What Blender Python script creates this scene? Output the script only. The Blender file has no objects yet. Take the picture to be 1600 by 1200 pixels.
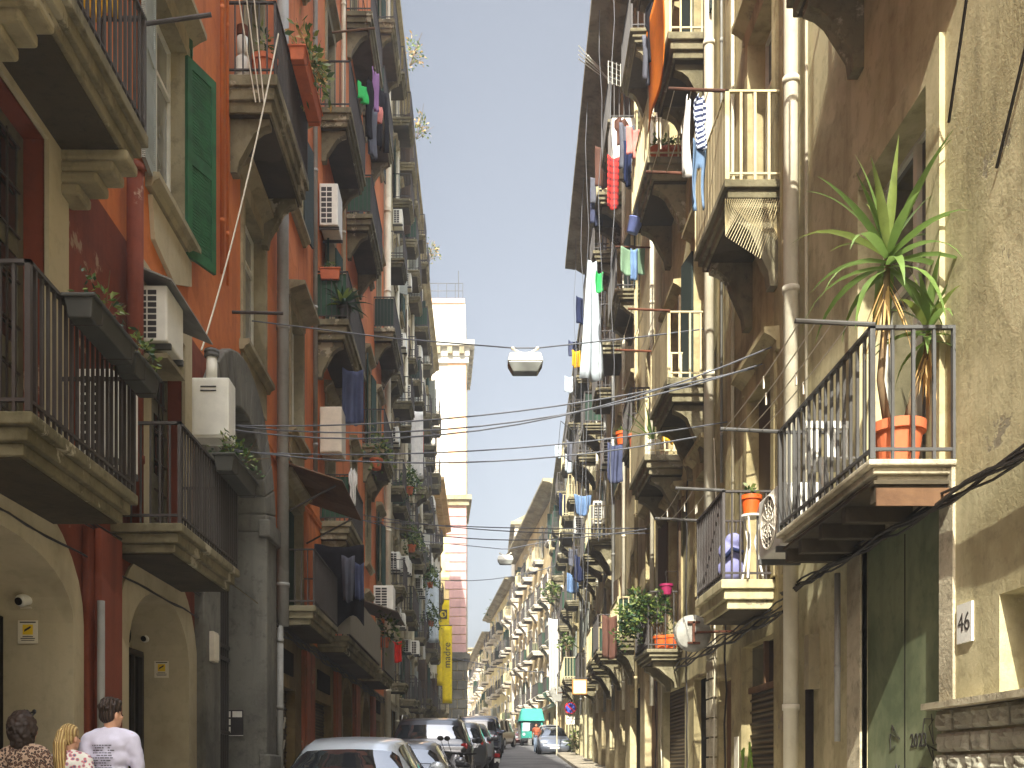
import bpy, bmesh, math, random
from mathutils import Vector, Matrix
random.seed(7)
C = bpy.context.scene.collection
SC = bpy.context.scene
R = math.radians
# ------------------------------------------------------------------ camera, sky, sun, exposure
cam = bpy.data.objects.new('camera', bpy.data.cameras.new('camera'))
C.objects.link(cam)
cam.location = (0, 0, 1.6)
cam.rotation_euler = (R(90), 0, 0)
cam.data.sensor_width = 36
cam.data.lens = 36.0
cam.data.shift_x = 45 / 1600
cam.data.shift_y = 605 / 1600
cam.data.clip_start = 0.1
cam.data.clip_end = 3000
SC.camera = cam
SUN = Vector((0.185, 1.0, -0.88)).normalized()
W = bpy.data.worlds.new('World'); SC.world = W; W.use_nodes = True
nt = W.node_tree; bg = nt.nodes['Background']
sky = nt.nodes.new('ShaderNodeTexSky'); sky.sky_type = 'NISHITA'; sky.sun_disc = False
sky.sun_elevation = math.asin(-SUN.z)
sky.sun_rotation = math.atan2(-SUN.x, -SUN.y)
sky.air_density = 1.3; sky.dust_density = 5.5; sky.ozone_density = 1.6; sky.altitude = 0
hsv = nt.nodes.new('ShaderNodeHueSaturation'); hsv.inputs['Saturation'].default_value = 0.45   # a hazy, milky summer sky
nt.links.new(sky.outputs[0], hsv.inputs['Color']); tcd = nt.nodes.new('ShaderNodeTexCoord'); sep = nt.nodes.new('ShaderNodeSeparateXYZ'); mr = nt.nodes.new('ShaderNodeMapRange'); mr.interpolation_type = 'SMOOTHSTEP'
nt.links.new(tcd.outputs['Generated'], sep.inputs[0]); nt.links.new(sep.outputs['Z'], mr.inputs[0])
for i, v in ((1, .62), (2, .97), (3, .40), (4, 3.7)): mr.inputs[i].default_value = v          # added fill: sky overhead, out of view, brightened; low sky dimmed
nt.links.new(mr.outputs[0], hsv.inputs['Value'])
nt.links.new(hsv.outputs[0], bg.inputs[0]); bg.inputs[1].default_value = 0.15
sl = bpy.data.lights.new('sun', 'SUN'); sl.energy = 3.3; sl.angle = R(0.5); sl.color = (1.0, 0.97, 0.87)
so = bpy.data.objects.new('sun', sl); C.objects.link(so)
so.rotation_euler = SUN.to_track_quat('-Z', 'Y').to_euler(); so.location = (-20, -60, 60)
SC.view_settings.view_transform = 'Standard'; SC.view_settings.look = 'None'
SC.view_settings.exposure = 1.75; SC.view_settings.gamma = 1
SC.render.engine = 'CYCLES'
SC.cycles.max_bounces = 7; SC.cycles.diffuse_bounces = 4
SC.cycles.use_denoising = True
# ------------------------------------------------------------------ helpers
def s2l(c):
    return tuple(((v / 255) / 12.92 if v <= 10 else (((v / 255) + .055) / 1.055) ** 2.4) for v in c)
def at(x, y, Y):                       # a photograph pixel at distance Y -> point of the place
    return Vector(((x - 755) * Y / 1600, Y, 1.6 + (1205 - y) * Y / 1600))
def yl(x, X=-3.75): return 1600 * X / (x - 755)
def gz(Y): return 0.046 * Y if Y < 88 else 0.046 * 88 - .02 * (Y - 88)
class Fr:                              # a facade: u along the street, v up, w out of the wall
    def __init__(s, ox, oy, ux, uy, nx, ny): s.a = (ox, oy, ux, uy, nx, ny)
    def __call__(s, u, v, w=0):
        ox, oy, ux, uy, nx, ny = s.a
        return Vector((ox + ux * u + nx * w, oy + uy * u + ny * w, v))
L = Fr(-3.75, 0, 0, 1, 1, 0)
RR = Fr(3.68, 0, 0, 1, -1, 0)
_k = 0.031; _n = math.hypot(1, _k)
RB = Fr(3.68 - 20 * _k, 0, _k, 1, -1 / _n, _k / _n)      # the bend: further houses open to the right
WORLD = Fr(0, 0, 0, 1, 1, 0)
class MB:
    def __init__(s): s.v = []; s.f = []; s.m = []; s.smooth = False; s.k = 0
    def face(s, pts):
        n = len(s.v); s.v += [Vector(p) for p in pts]; s.f.append(tuple(range(n, n + len(pts)))); s.m.append(s.k)
    def add(s, vs, fs):
        n = len(s.v); s.v += [Vector(p) for p in vs]
        for f in fs: s.f.append(tuple(i + n for i in f)); s.m.append(s.k)
    def hexa(s, p):                    # 4 bottom + 4 top
        s.add(p, [(0, 3, 2, 1), (4, 5, 6, 7), (0, 1, 5, 4), (1, 2, 6, 5), (2, 3, 7, 6), (3, 0, 4, 7)])
    def box(s, fr, u0, u1, v0, v1, w0, w1):
        s.hexa([fr(u0, v0, w0), fr(u1, v0, w0), fr(u1, v0, w1), fr(u0, v0, w1), fr(u0, v1, w0), fr(u1, v1, w0), fr(u1, v1, w1), fr(u0, v1, w1)])
    def obox(s, c, sx, sy, sz, rz=0, rx=0, ry=0):  # centred box with a turn
        m = Matrix.Translation(c) @ Matrix.Rotation(rz, 4, 'Z') @ Matrix.Rotation(ry, 4, 'Y') @ Matrix.Rotation(rx, 4, 'X')
        q = [(-1, -1, -1), (1, -1, -1), (1, 1, -1), (-1, 1, -1), (-1, -1, 1), (1, -1, 1), (1, 1, 1), (-1, 1, 1)]
        s.hexa([m @ Vector((a * sx / 2, b * sy / 2, c_ * sz / 2)) for a, b, c_ in q])
    def prism_u(s, fr, poly, u0, u1):  # poly of (v, w) run along u
        n = len(poly); vs = [fr(u0, a, b) for a, b in poly] + [fr(u1, a, b) for a, b in poly]
        s.add(vs, [tuple(range(n)), tuple(range(2 * n - 1, n - 1, -1))] + [(i, (i + 1) % n, n + (i + 1) % n, n + i) for i in range(n)])
    def prism_w(s, fr, poly, w0, w1):  # poly of (u, v) run along w
        n = len(poly); vs = [fr(a, b, w0) for a, b in poly] + [fr(a, b, w1) for a, b in poly]
        s.add(vs, [tuple(range(n)), tuple(range(2 * n - 1, n - 1, -1))] + [(i, (i + 1) % n, n + (i + 1) % n, n + i) for i in range(n)])
    def tube(s, pts, r, n=6, caps=True):
        pts = [Vector(p) for p in pts]; base = len(s.v); k = len(pts)
        up = Vector((0, 0, 1)); rr = r if isinstance(r, (list, tuple)) else [r] * k
        for i, p in enumerate(pts):
            d = (pts[min(i + 1, k - 1)] - pts[max(i - 1, 0)]).normalized()
            a = d.cross(up) if abs(d.dot(up)) < .95 else d.cross(Vector((1, 0, 0)))
            a.normalize(); b = d.cross(a).normalized()
            for j in range(n):
                t = 2 * math.pi * j / n; s.v.append(p + (a * math.cos(t) + b * math.sin(t)) * rr[i])
        for i in range(k - 1):
            for j in range(n):
                s.f.append((base + i * n + j, base + i * n + (j + 1) % n, base + (i + 1) * n + (j + 1) % n, base + (i + 1) * n + j)); s.m.append(s.k)
        if caps:
            s.f.append(tuple(base + j for j in range(n))[::-1]); s.f.append(tuple(base + (k - 1) * n + j for j in range(n))); s.m += [s.k, s.k]
    def lathe(s, c, prof, n=20, axis=(0, 0, 1)):   # prof of (r, h) about an axis through c
        c = Vector(c); ax = Vector(axis).normalized()
        a = ax.cross(Vector((1, 0, 0)) if abs(ax.x) < .9 else Vector((0, 1, 0))).normalized(); b = ax.cross(a)
        base = len(s.v)
        for r, h in prof:
            for j in range(n):
                t = 2 * math.pi * j / n; s.v.append(c + ax * h + (a * math.cos(t) + b * math.sin(t)) * max(r, 1e-4))
        for i in range(len(prof) - 1):
            for j in range(n):
                s.f.append((base + i * n + j, base + i * n + (j + 1) % n, base + (i + 1) * n + (j + 1) % n, base + (i + 1) * n + j)); s.m.append(s.k)
        s.f.append(tuple(base + j for j in range(n))[::-1]); s.f.append(tuple(base + (len(prof) - 1) * n + j for j in range(n))); s.m += [s.k, s.k]
    def ball(s, c, rx, ry, rz, rot=None, n=14):
        c = Vector(c); base = len(s.v); k = n // 2
        for i in range(k + 1):
            ph = math.pi * i / k
            for j in range(n):
                t = 2 * math.pi * j / n
                p = Vector((rx * math.sin(ph) * math.cos(t), ry * math.sin(ph) * math.sin(t), rz * math.cos(ph)))
                if rot: p = rot @ p
                s.v.append(c + p)
        for i in range(k):
            for j in range(n):
                s.f.append((base + i * n + j, base + i * n + (j + 1) % n, base + (i + 1) * n + (j + 1) % n, base + (i + 1) * n + j)); s.m.append(s.k)
    def limb(s, pts, n=12):            # rounded tapering capsule chain: (point, radius)
        for (p, r) in pts: s.ball(p, r, r, r, n=n)
        for (p, r), (q, t) in zip(pts, pts[1:]): s.tube([p, q], [r, t], n)
    def leaf(s, p, d, ln, wd):         # a folded leaf of two triangles-quads
        d = Vector(d).normalized(); a = d.cross(Vector((random.uniform(-1, 1), random.uniform(-1, 1), random.uniform(-1, 1))))
        if a.length < 1e-3: return
        a.normalize(); p = Vector(p); m = p + d * ln * .5
        s.add([p, m + a * wd * .5, p + d * ln, m - a * wd * .5], [(0, 1, 2, 3)])
    def build(s, name, mat, parent=None, loc=None):
        me = bpy.data.meshes.new(name)
        o = bpy.data.objects.new(name, me); C.objects.link(o)
        base = Vector((0, 0, 0))
        if parent is not None:
            o.parent = parent; base = parent['_b'] if '_b' in parent else (0, 0, 0)
            base = Vector(base)
            o['_b'] = tuple(base)
        elif loc is not None:
            base = Vector(loc); o.location = base; o['_b'] = tuple(base)
        else:
            lo = [min(v[i] for v in s.v) for i in range(3)]; hi = [max(v[i] for v in s.v) for i in range(3)]
            base = Vector(((lo[0] + hi[0]) / 2, (lo[1] + hi[1]) / 2, lo[2])); o.location = base; o['_b'] = tuple(base)
        me.from_pydata([tuple(v - base) for v in s.v], [], s.f)
        for m in (mat if isinstance(mat, (list, tuple)) else [mat]): me.materials.append(m)
        me.polygons.foreach_set('material_index', s.m)
        bm = bmesh.new(); bm.from_mesh(me)
        bmesh.ops.recalc_face_normals(bm, faces=bm.faces); bm.to_mesh(me); bm.free()
        if s.smooth: me.polygons.foreach_set('use_smooth', [True] * len(me.polygons))
        me.update()
        return o
def tag(o, label, cat, group=None, kind=None):
    if label: o['label'] = label
    if cat: o['category'] = cat
    if group: o['group'] = group
    if kind: o['kind'] = kind
    return o
def thing(name, label, cat, loc, group=None):
    o = bpy.data.objects.new(name, None); C.objects.link(o); o.location = loc; o['_b'] = tuple(loc); o.empty_display_size = .2
    return tag(o, label, cat, group)
def bevel(o, w=.01, n=2):
    m = o.modifiers.new('bevel', 'BEVEL'); m.width = w; m.segments = n; m.limit_method = 'ANGLE'; return o
def solid(o, t=.006):
    m = o.modifiers.new('solid', 'SOLIDIFY'); m.thickness = t; m.offset = 0; return o
def copy_tree(o, loc, rz=0, parent=None):
    c = o.copy(); C.objects.link(c)
    if parent: c.parent = parent
    else: c.location = loc; c.rotation_euler = (0, 0, rz); c['_b'] = tuple(loc)
    for ch in o.children: copy_tree(ch, loc, 0, c)
    return c
def sag(a, b, s, n=14):
    a = Vector(a); b = Vector(b)
    return [a.lerp(b, i / n) - Vector((0, 0, s * 4 * (i / n) * (1 - i / n))) for i in range(n + 1)]
# ------------------------------------------------------------------ materials
def nodes(name):
    m = bpy.data.materials.new(name); m.use_nodes = True
    t = m.node_tree; return m, t, t.nodes['Principled BSDF']
def N(t, ty, **kw):
    n = t.nodes.new(ty)
    for k, v in kw.items():
        if k.startswith('i_'): n.inputs[k[2:].replace('_', ' ')].default_value = v
        else: setattr(n, k, v)
    return n
def mixc(t, a, b, fac, mode='MIX'):
    n = t.nodes.new('ShaderNodeMix'); n.data_type = 'RGBA'; n.blend_type = mode
    for sock, v in ((n.inputs[6], a), (n.inputs[7], b), (n.inputs[0], fac)):
        if hasattr(v, 'is_linked') or hasattr(v, 'links'): t.links.new(v, sock)
        else: sock.default_value = (*v, 1) if isinstance(v, tuple) and len(v) == 3 else v
    return n.outputs[2]
def ramp(t, src, a, b, ca=0.0, cb=1.0):
    n = t.nodes.new('ShaderNodeMapRange'); n.inputs[1].default_value = a; n.inputs[2].default_value = b
    n.inputs[3].default_value = ca; n.inputs[4].default_value = cb; t.links.new(src, n.inputs[0]); return n.outputs[0]
def noise(t, scale, detail=5, rough=.6, stretch=None, dist=0.0, coord='pos'):
    g = t.nodes.new('ShaderNodeNewGeometry') if coord == 'pos' else t.nodes.new('ShaderNodeTexCoord')
    src = g.outputs['Position'] if coord == 'pos' else g.outputs['Object']
    if stretch:
        mp = t.nodes.new('ShaderNodeMapping'); mp.inputs['Scale'].default_value = stretch; t.links.new(src, mp.inputs[0]); src = mp.outputs[0]
    n = t.nodes.new('ShaderNodeTexNoise'); n.inputs['Scale'].default_value = scale; n.inputs['Detail'].default_value = detail
    n.inputs['Roughness'].default_value = rough; n.inputs['Distortion'].default_value = dist
    t.links.new(src, n.inputs['Vector']); return n.outputs[0]
def surf(name, c, c2=None, rough=.85, big=.5, streak=.5, dirt=.5, bump=.3, bscale=22, peel=None, peel_at=.62, metal=0.0, spec=.25, patch=.35):
    """weathered paint, plaster, stone or iron: patches, rain streaks, grain, flaked spots"""
    m, t, p = nodes(name); c = s2l(c); c2 = s2l(c2) if c2 else tuple(v * .62 for v in c)
    k = tuple(v * .45 for v in c2)
    col = mixc(t, c, c2, ramp(t, noise(t, big, 6, .65, dist=.4), .42, .66))
    if streak: col = mixc(t, col, k, ramp(t, noise(t, 2.2, 5, .6, (1.6, 1.6, .12)), .50, .78, 0, streak))
    if dirt: col = mixc(t, col, k, ramp(t, noise(t, 7, 6, .7), .52, .8, 0, dirt))
    if patch:                                       # mended and faded areas with their own edges
        col = mixc(t, col, tuple(min(1, v * 1.25 + .03) for v in c), ramp(t, noise(t, .55, 3, .5, (1, 1, .7), .6), .60, .615, 0, patch))
        col = mixc(t, col, tuple(v * .72 for v in c2), ramp(t, noise(t, .8, 2, .5, (1.3, 1.3, .5), .3), .64, .67, 0, patch))
    fine = noise(t, bscale, 4, .7)
    h = fine
    if peel:
        pm = ramp(t, noise(t, 1.3, 9, .68, dist=.3), peel_at, peel_at + .03)
        col = mixc(t, col, s2l(peel), pm)
        mm = t.nodes.new('ShaderNodeMath'); mm.operation = 'SUBTRACT'; t.links.new(fine, mm.inputs[0]); t.links.new(pm, mm.inputs[1]); h = mm.outputs[0]
    t.links.new(col, p.inputs['Base Color'])
    p.inputs['Roughness'].default_value = rough; p.inputs['Metallic'].default_value = metal; p.inputs['Specular IOR Level'].default_value = spec
    if bump:
        b = t.nodes.new('ShaderNodeBump'); t.links.new(ramp(t, noise(t, .9, 3), .35, .7, bump * .35, bump * 1.15), b.inputs['Strength']); b.inputs['Distance'].default_value = .02
        t.links.new(h, b.inputs['Height']); t.links.new(b.outputs[0], p.inputs['Normal'])
    return m
def plain(name, c, rough=.5, metal=0.0, spec=.4, var=.12, trans=0.0, coat=0.0):
    m, t, p = nodes(name); c = s2l(c)
    if var:
        col = mixc(t, c, tuple(v * (1 - 2.2 * var) for v in c), ramp(t, noise(t, 5, 5, .65), .4, .7)); t.links.new(col, p.inputs['Base Color'])
    else: p.inputs['Base Color'].default_value = (*c, 1)
    p.inputs['Roughness'].default_value = rough; p.inputs['Metallic'].default_value = metal; p.inputs['Specular IOR Level'].default_value = spec
    p.inputs['Coat Weight'].default_value = coat; p.inputs['Coat Roughness'].default_value = .06
    if trans:
        p.inputs['Subsurface Weight'].default_value = 0.0
        tr = t.nodes.new('ShaderNodeBsdfTranslucent'); tr.inputs[0].default_value = (*c, 1)
        mx = t.nodes.new('ShaderNodeMixShader'); mx.inputs[0].default_value = trans
        t.links.new(p.outputs[0], mx.inputs[1]); t.links.new(tr.outputs[0], mx.inputs[2]); t.links.new(mx.outputs[0], t.nodes['Material Output'].inputs[0])
    return m
def waved(name, c, c2, scale, axis='Z', rough=.7, thr=.5, soft=.08, bump=.3):
    """a material with bands along one axis (stripes, louvres, corrugation)"""
    m, t, p = nodes(name)
    g = t.nodes.new('ShaderNodeTexCoord')
    w = t.nodes.new('ShaderNodeTexWave'); w.bands_direction = axis; w.inputs['Scale'].default_value = scale; w.inputs['Distortion'].default_value = .15
    t.links.new(g.outputs['Object'], w.inputs['Vector'])
    f = ramp(t, w.outputs['Fac'], thr - soft, thr + soft)
    col = mixc(t, s2l(c), s2l(c2), f); col = mixc(t, col, tuple(v * .5 for v in s2l(c)), ramp(t, noise(t, 4, 5, .7), .5, .8, 0, .6))
    t.links.new(col, p.inputs['Base Color']); p.inputs['Roughness'].default_value = rough; p.inputs['Specular IOR Level'].default_value = .3
    if bump:
        b = t.nodes.new('ShaderNodeBump'); b.inputs['Strength'].default_value = bump; b.inputs['Distance'].default_value = .02
        t.links.new(w.outputs['Fac'], b.inputs['Height']); t.links.new(b.outputs[0], p.inputs['Normal'])
    return m
def glass(name, c, rough=.06):
    m, t, p = nodes(name)
    col = mixc(t, s2l(c), tuple(v * .4 for v in s2l(c)), ramp(t, noise(t, 1.1, 3), .4, .65))
    t.links.new(col, p.inputs['Base Color']); p.inputs['Roughness'].default_value = rough; p.inputs['Specular IOR Level'].default_value = .9; p.inputs['IOR'].default_value = 1.7
    b = t.nodes.new('ShaderNodeBump'); b.inputs['Strength'].default_value = .04; t.links.new(noise(t, 1.6, 2), b.inputs['Height']); t.links.new(b.outputs[0], p.inputs['Normal'])
    return m
M = {}
M['red'] = surf('orange_plaster', (204, 120, 64), (184, 100, 56), streak=.5, dirt=.4, peel=(150, 118, 92), peel_at=.70, bump=.2)
M['darkred'] = surf('dark_red_paint', (126, 64, 44), (100, 52, 36), streak=.7, dirt=.5, peel=(158, 132, 108), peel_at=.62)
M['greige'] = surf('greige_plaster', (188, 177, 148), (162, 150, 122), streak=.25, dirt=.3, bump=.15)
M['stone'] = surf('weathered_stone', (158, 148, 118), (118, 108, 82), streak=.6, dirt=.7, bump=.5)
M['slab'] = surf('balcony_stone', (132, 124, 98), (84, 78, 54), streak=.5, dirt=.9, bump=.7, peel=(168, 160, 136), peel_at=.58)
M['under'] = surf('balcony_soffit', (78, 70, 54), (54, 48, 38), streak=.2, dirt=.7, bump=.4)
M['piperno'] = surf('grey_lava_stone', (118, 116, 106), (82, 80, 72), streak=.6, dirt=.8, bump=.7, bscale=14)
M['cream'] = surf('cream_plaster', (192, 180, 148), (160, 148, 118), streak=.6, dirt=.5)
M['white'] = surf('white_plaster', (200, 198, 186), (170, 168, 156), streak=.55, dirt=.4)
M['ochre'] = surf('ochre_plaster', (206, 176, 124), (184, 150, 98), streak=.4, dirt=.4)
M['yellow'] = surf('yellow_plaster', (228, 208, 150), (212, 188, 126), streak=.3, dirt=.3)
M['pink'] = surf('pink_stucco', (190, 154, 150), (172, 138, 136), streak=.3, dirt=.3)
M['peach'] = surf('peach_stucco', (232, 190, 150), (220, 174, 134), streak=.2, dirt=.2)
M['offwhite'] = surf('pale_stucco', (222, 214, 200), (204, 194, 176), streak=.3, dirt=.2)
M['tan'] = surf('tan_plaster', (190, 180, 141), (156, 146, 109), big=.9, streak=.6, dirt=.7, bump=.35, peel=(134, 126, 104), peel_at=.65)
M['tan2'] = surf('brown_tan_plaster', (178, 164, 122), (130, 118, 84), big=.8, streak=.8, dirt=.7, bump=.4, peel=(132, 120, 98), peel_at=.63)
M['tan3'] = surf('sandy_plaster', (196, 182, 142), (156, 140, 104), streak=.8, dirt=.7, peel=(136, 126, 102), peel_at=.66)
M['gold'] = surf('golden_plaster', (224, 202, 156), (196, 170, 122), streak=.55, dirt=.5)
M['rough'] = surf('pitted_stone', (196, 186, 158), (130, 120, 96), streak=.1, dirt=.9, bump=1.0, bscale=26)
M['tuff'] = surf('rough_tuff_block', (176, 172, 152), (128, 124, 106), streak=.1, dirt=.8, bump=1.2, bscale=12)
M['iron'] = surf('old_iron', (66, 62, 58), (52, 42, 36), rough=.6, streak=0, dirt=.5, bump=.15, bscale=60, spec=.4)
M['rust'] = surf('rusty_iron', (110, 62, 40), (70, 50, 40), rough=.8, streak=0, dirt=.6)
M['iron2'] = surf('grey_painted_iron', (82, 82, 80), (64, 60, 54), rough=.6, streak=0, dirt=.5, bump=.1)
M['creamiron'] = surf('cream_painted_iron', (206, 194, 154), (176, 160, 118), rough=.65, streak=0, dirt=.4, bump=.1)
M['green'] = plain('green_shutter_paint', (38, 92, 58), .55, var=.2)
M['teal'] = plain('dark_teal_shutter_paint', (58, 78, 74), .6, var=.2)
M['louvre'] = waved('green_louvres', (36, 74, 54), (22, 48, 36), 15, 'Z', bump=.8)
M['tlouvre'] = waved('teal_louvres', (58, 70, 64), (36, 46, 42), 15, 'Z', bump=.8)
M['wlouvre'] = waved('pale_louvres', (190, 194, 182), (140, 144, 134), 15, 'Z', bump=.8)
M['blouvre'] = waved('brown_louvres', (112, 92, 68), (76, 60, 44), 15, 'Z', bump=.8)
M['olive'] = plain('olive_painted_wood', (104, 100, 82), .6, var=.2)
M['wood'] = surf('brown_wood', (112, 84, 58), (84, 60, 42), big=2, streak=.5, dirt=.3)
M['whitepaint'] = plain('white_frame_paint', (222, 220, 206), .5, var=.1)
M['pane'] = glass('window_glass', (52, 58, 60))
M['panelight'] = glass('window_glass_with_curtain', (150, 152, 144), .12)
M['panesky'] = glass('sky_tinted_window_glass', (120, 132, 150), .03)  # reflected sky painted into the pane's base colour
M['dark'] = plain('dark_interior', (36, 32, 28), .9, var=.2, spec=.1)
M['whitemetal'] = plain('white_enamel', (226, 224, 212), .45, var=.06)
M['creammetal'] = plain('cream_enamel', (214, 204, 184), .5, var=.08)
M['darkgrille'] = plain('dark_grille', (48, 44, 42), .6)
M['oldred'] = surf('old_red_limewash', (156, 88, 60), (120, 84, 58), big=1.2, streak=.7, dirt=.6, peel=(140, 122, 92), peel_at=.6)
M['zinc'] = surf('zinc_pipe', (150, 150, 144), (124, 122, 114), rough=.55, streak=.4, dirt=.4, bump=.1)
M['palepipe'] = surf('pale_painted_pipe', (214, 208, 186), (190, 180, 152), rough=.6, streak=.4, dirt=.3, bump=.1)
M['cable'] = plain('black_cable', (44, 40, 36), .6)
M['wire'] = plain('grey_wire', (92, 94, 98), .5)
M['rope'] = plain('pale_rope', (206, 198, 178), .8)
M['terra'] = plain('terracotta', (196, 104, 64), .75, var=.1)
M['orangepot'] = plain('orange_plastic', (226, 96, 34), .5, var=.08)
M['magenta'] = plain('magenta_plastic', (150, 34, 80), .5)
M['blackplastic'] = plain('dark_planter_plastic', (62, 62, 56), .6)
M['leaf'] = plain('leaf_green', (74, 100, 46), .55, var=.25, trans=.25)
M['leaf2'] = plain('leaf_light_green', (122, 136, 66), .5, var=.25, trans=.3)
M['leafdark'] = plain('leaf_dark_green', (44, 72, 44), .5, var=.2, trans=.2)
M['yucca'] = plain('yucca_green', (112, 138, 70), .45, var=.2, trans=.3)
M['dry'] = plain('dry_leaf', (206, 170, 108), .8, var=.2, trans=.2)
M['stem'] = plain('plant_stem', (120, 98, 70), .9, var=.2)
M['asphalt'] = surf('worn_paving', (112, 110, 108), (84, 82, 82), big=.6, streak=0, dirt=.6, bump=.6, bscale=8)
M['pave'] = surf('pavement_slabs', (160, 150, 130), (126, 118, 102), big=.6, streak=0, dirt=.6, bump=.4)
M['kerb'] = surf('kerb_stone', (140, 136, 126), None, streak=0)
M['soil'] = surf('ground_earth', (120, 112, 98), None, streak=0)
M['bmetal'] = plain('galvanised_sheet', (150, 148, 138), .6, .3, var=.2)
M['tile'] = surf('roof_tile', (150, 96, 70), None, streak=0)
def cloth(name, c, trans=.25): return plain(name, c, .9, var=.12, spec=.1, trans=trans)
# ------------------------------------------------------------------ architecture helpers
def wall(fr, bld, mat, u0, u1, v0, v1, ops=(), depth=.24, back=9.0, name='wall', ends=True):
    """one facade sheet with openings (u0,u1,v0,v1[,arch rise[,depth]]), their reveals and the house's side walls"""
    mb = MB()
    us = sorted({u0, u1} | {min(max(x, u0), u1) for o in ops for x in o[:2]}); vs = sorted({v0, v1} | {min(max(x, v0), v1) for o in ops for x in o[2:4]})
    for i in range(len(us) - 1):
        for j in range(len(vs) - 1):
            a, b, c, d = us[i], us[i + 1], vs[j], vs[j + 1]
            if b - a < 1e-5 or d - c < 1e-5: continue
            mu, mv = (a + b) / 2, (c + d) / 2
            if any(o[0] < mu < o[1] and o[2] < mv < o[3] for o in ops): continue
            mb.face([fr(a, c), fr(b, c), fr(b, d), fr(a, d)])
    for o in ops:
        a, b, c, d = o[:4]; r = o[4] if len(o) > 4 else 0; dp = o[5] if len(o) > 5 else depth
        mb.face([fr(a, c), fr(a, d - r), fr(a, d - r, -dp), fr(a, c, -dp)])
        mb.face([fr(b, c), fr(b, d - r), fr(b, d - r, -dp), fr(b, c, -dp)])
        if c > v0 + .05: mb.face([fr(a, c), fr(b, c), fr(b, c, -dp), fr(a, c, -dp)])
        if not r: mb.face([fr(a, d), fr(b, d), fr(b, d, -dp), fr(a, d, -dp)])
        else:
            n = 12; P = [((a + b) / 2 - (b - a) / 2 * math.cos(math.pi * i / n), d - r + r * math.sin(math.pi * i / n)) for i in range(n + 1)]
            for (p, q), (s, t) in zip(P, P[1:]):
                mb.face([fr(p, q), fr(s, t), fr(s, d), fr(p, d)])
                mb.face([fr(p, q), fr(s, t), fr(s, t, -dp), fr(p, q, -dp)])
    if ends:
        for u in (u0, u1): mb.face([fr(u, v0), fr(u, v1), fr(u, v1, -back), fr(u, v0, -back)])
        mb.face([fr(u0, v0, -back), fr(u1, v0, -back), fr(u1, v1, -back), fr(u0, v1, -back)])
    return mb.build(name, mat, bld)
def window(fr, bld, u0, u1, v0, v1, dp=.2, frame='whitepaint', pane='pane', sur='stone', shut=None, sh='louvre', head=True, sill=True, trans=.72, name='window', sw=.14, curtain=False, hw=.2):
    mb = MB(); t = .055; w0, w1 = -dp - .05, -dp
    um = (u0 + u1) / 2; vt = v0 + (v1 - v0) * trans
    mb.box(fr, u0, u0 + t, v0, v1, w0, w1); mb.box(fr, u1 - t, u1, v0, v1, w0, w1)
    mb.box(fr, u0 + t, u1 - t, v1 - t, v1, w0, w1); mb.box(fr, u0 + t, u1 - t, v0, v0 + t * 1.4, w0, w1)
    mb.box(fr, um - t * .7, um + t * .7, v0 + t * 1.4, v1 - t, w0, w1 + .012)
    mb.box(fr, u0 + t, um - t * .7, vt, vt + t, w0, w1 + .006); mb.box(fr, um + t * .7, u1 - t, vt, vt + t, w0, w1 + .006)
    win = mb.build(name, M[frame], bld)
    pb = MB(); pb.box(fr, u0, u1, v0, v1, w0 - .06, w0 + .012); pb.build('pane', M[pane], win)
    if sur:
        sb = MB(); e = .045
        sb.box(fr, u0 - sw, u0, v0, v1, -.01, e); sb.box(fr, u1, u1 + sw, v0, v1, -.01, e); sb.box(fr, u0 - sw, u1 + sw, v1, v1 + sw, -.01, e)
        sb.box(fr, u0, u0 + .012, v0, v1 - .012, -dp, e); sb.box(fr, u1 - .012, u1, v0, v1 - .012, -dp, e); sb.box(fr, u0, u1, v1 - .012, v1, -dp, e)     # lined reveals
        if head:
            z = v1 + sw
            sb.prism_u(fr, [(z, -.01), (z, e), (z + .1, e), (z + .16, hw * .6), (z + .2, hw), (z + .27, hw), (z + .29, -.01)], u0 - sw - .12, u1 + sw + .12)
        sb.build('surround', M[sur], win)
        if sill:
            s2 = MB(); s2.prism_u(fr, [(v0, -dp), (v0, .16), (v0 - .07, .16), (v0 - .1, .1), (v0 - .16, .07), (v0 - .16, -.01)], u0 - sw - .08, u1 + sw + .08); s2.build('sill', M[sur], win)
    hwid = (u1 - u0) / 2
    if shut == 'closed':
        q = MB(); q.box(fr, u0 + .02, um - .01, v0 + .02, v1 - .02, -dp + .03, -dp + .075); q.box(fr, um + .01, u1 - .02, v0 + .02, v1 - .02, -dp + .03, -dp + .075); q.build('shutter', M[sh], win)
    elif shut == 'half':
        q = MB(); vm = v0 + (v1 - v0) * .45; q.box(fr, u0 + .02, u1 - .02, vm, v1 - .02, -.1, -.06); q.build('shutter', M[sh], win)
    elif shut:
        ang = R({'open': 8, 'wide': 55, 'out': 80}[shut])
        for sgn, uh in ((-1, u0), (1, u1)):
            q = MB(); du, dw = math.cos(ang) * hwid * sgn, math.sin(ang) * hwid; wq = .06
            a0 = (uh, wq); a1 = (uh + du, wq + dw); n_ = Vector((-dw, du)).normalized() * .02
            pts = []
            for v in (v0 + .01, v1 - .01):
                for (a, k) in ((a0, 1), (a1, 1), (a1, -1), (a0, -1)): pts.append(fr(a[0] + n_.x * k, v, a[1] + n_.y * k))
            q.hexa(pts); q.build('shutter', M[sh], win)
    return win
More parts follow.
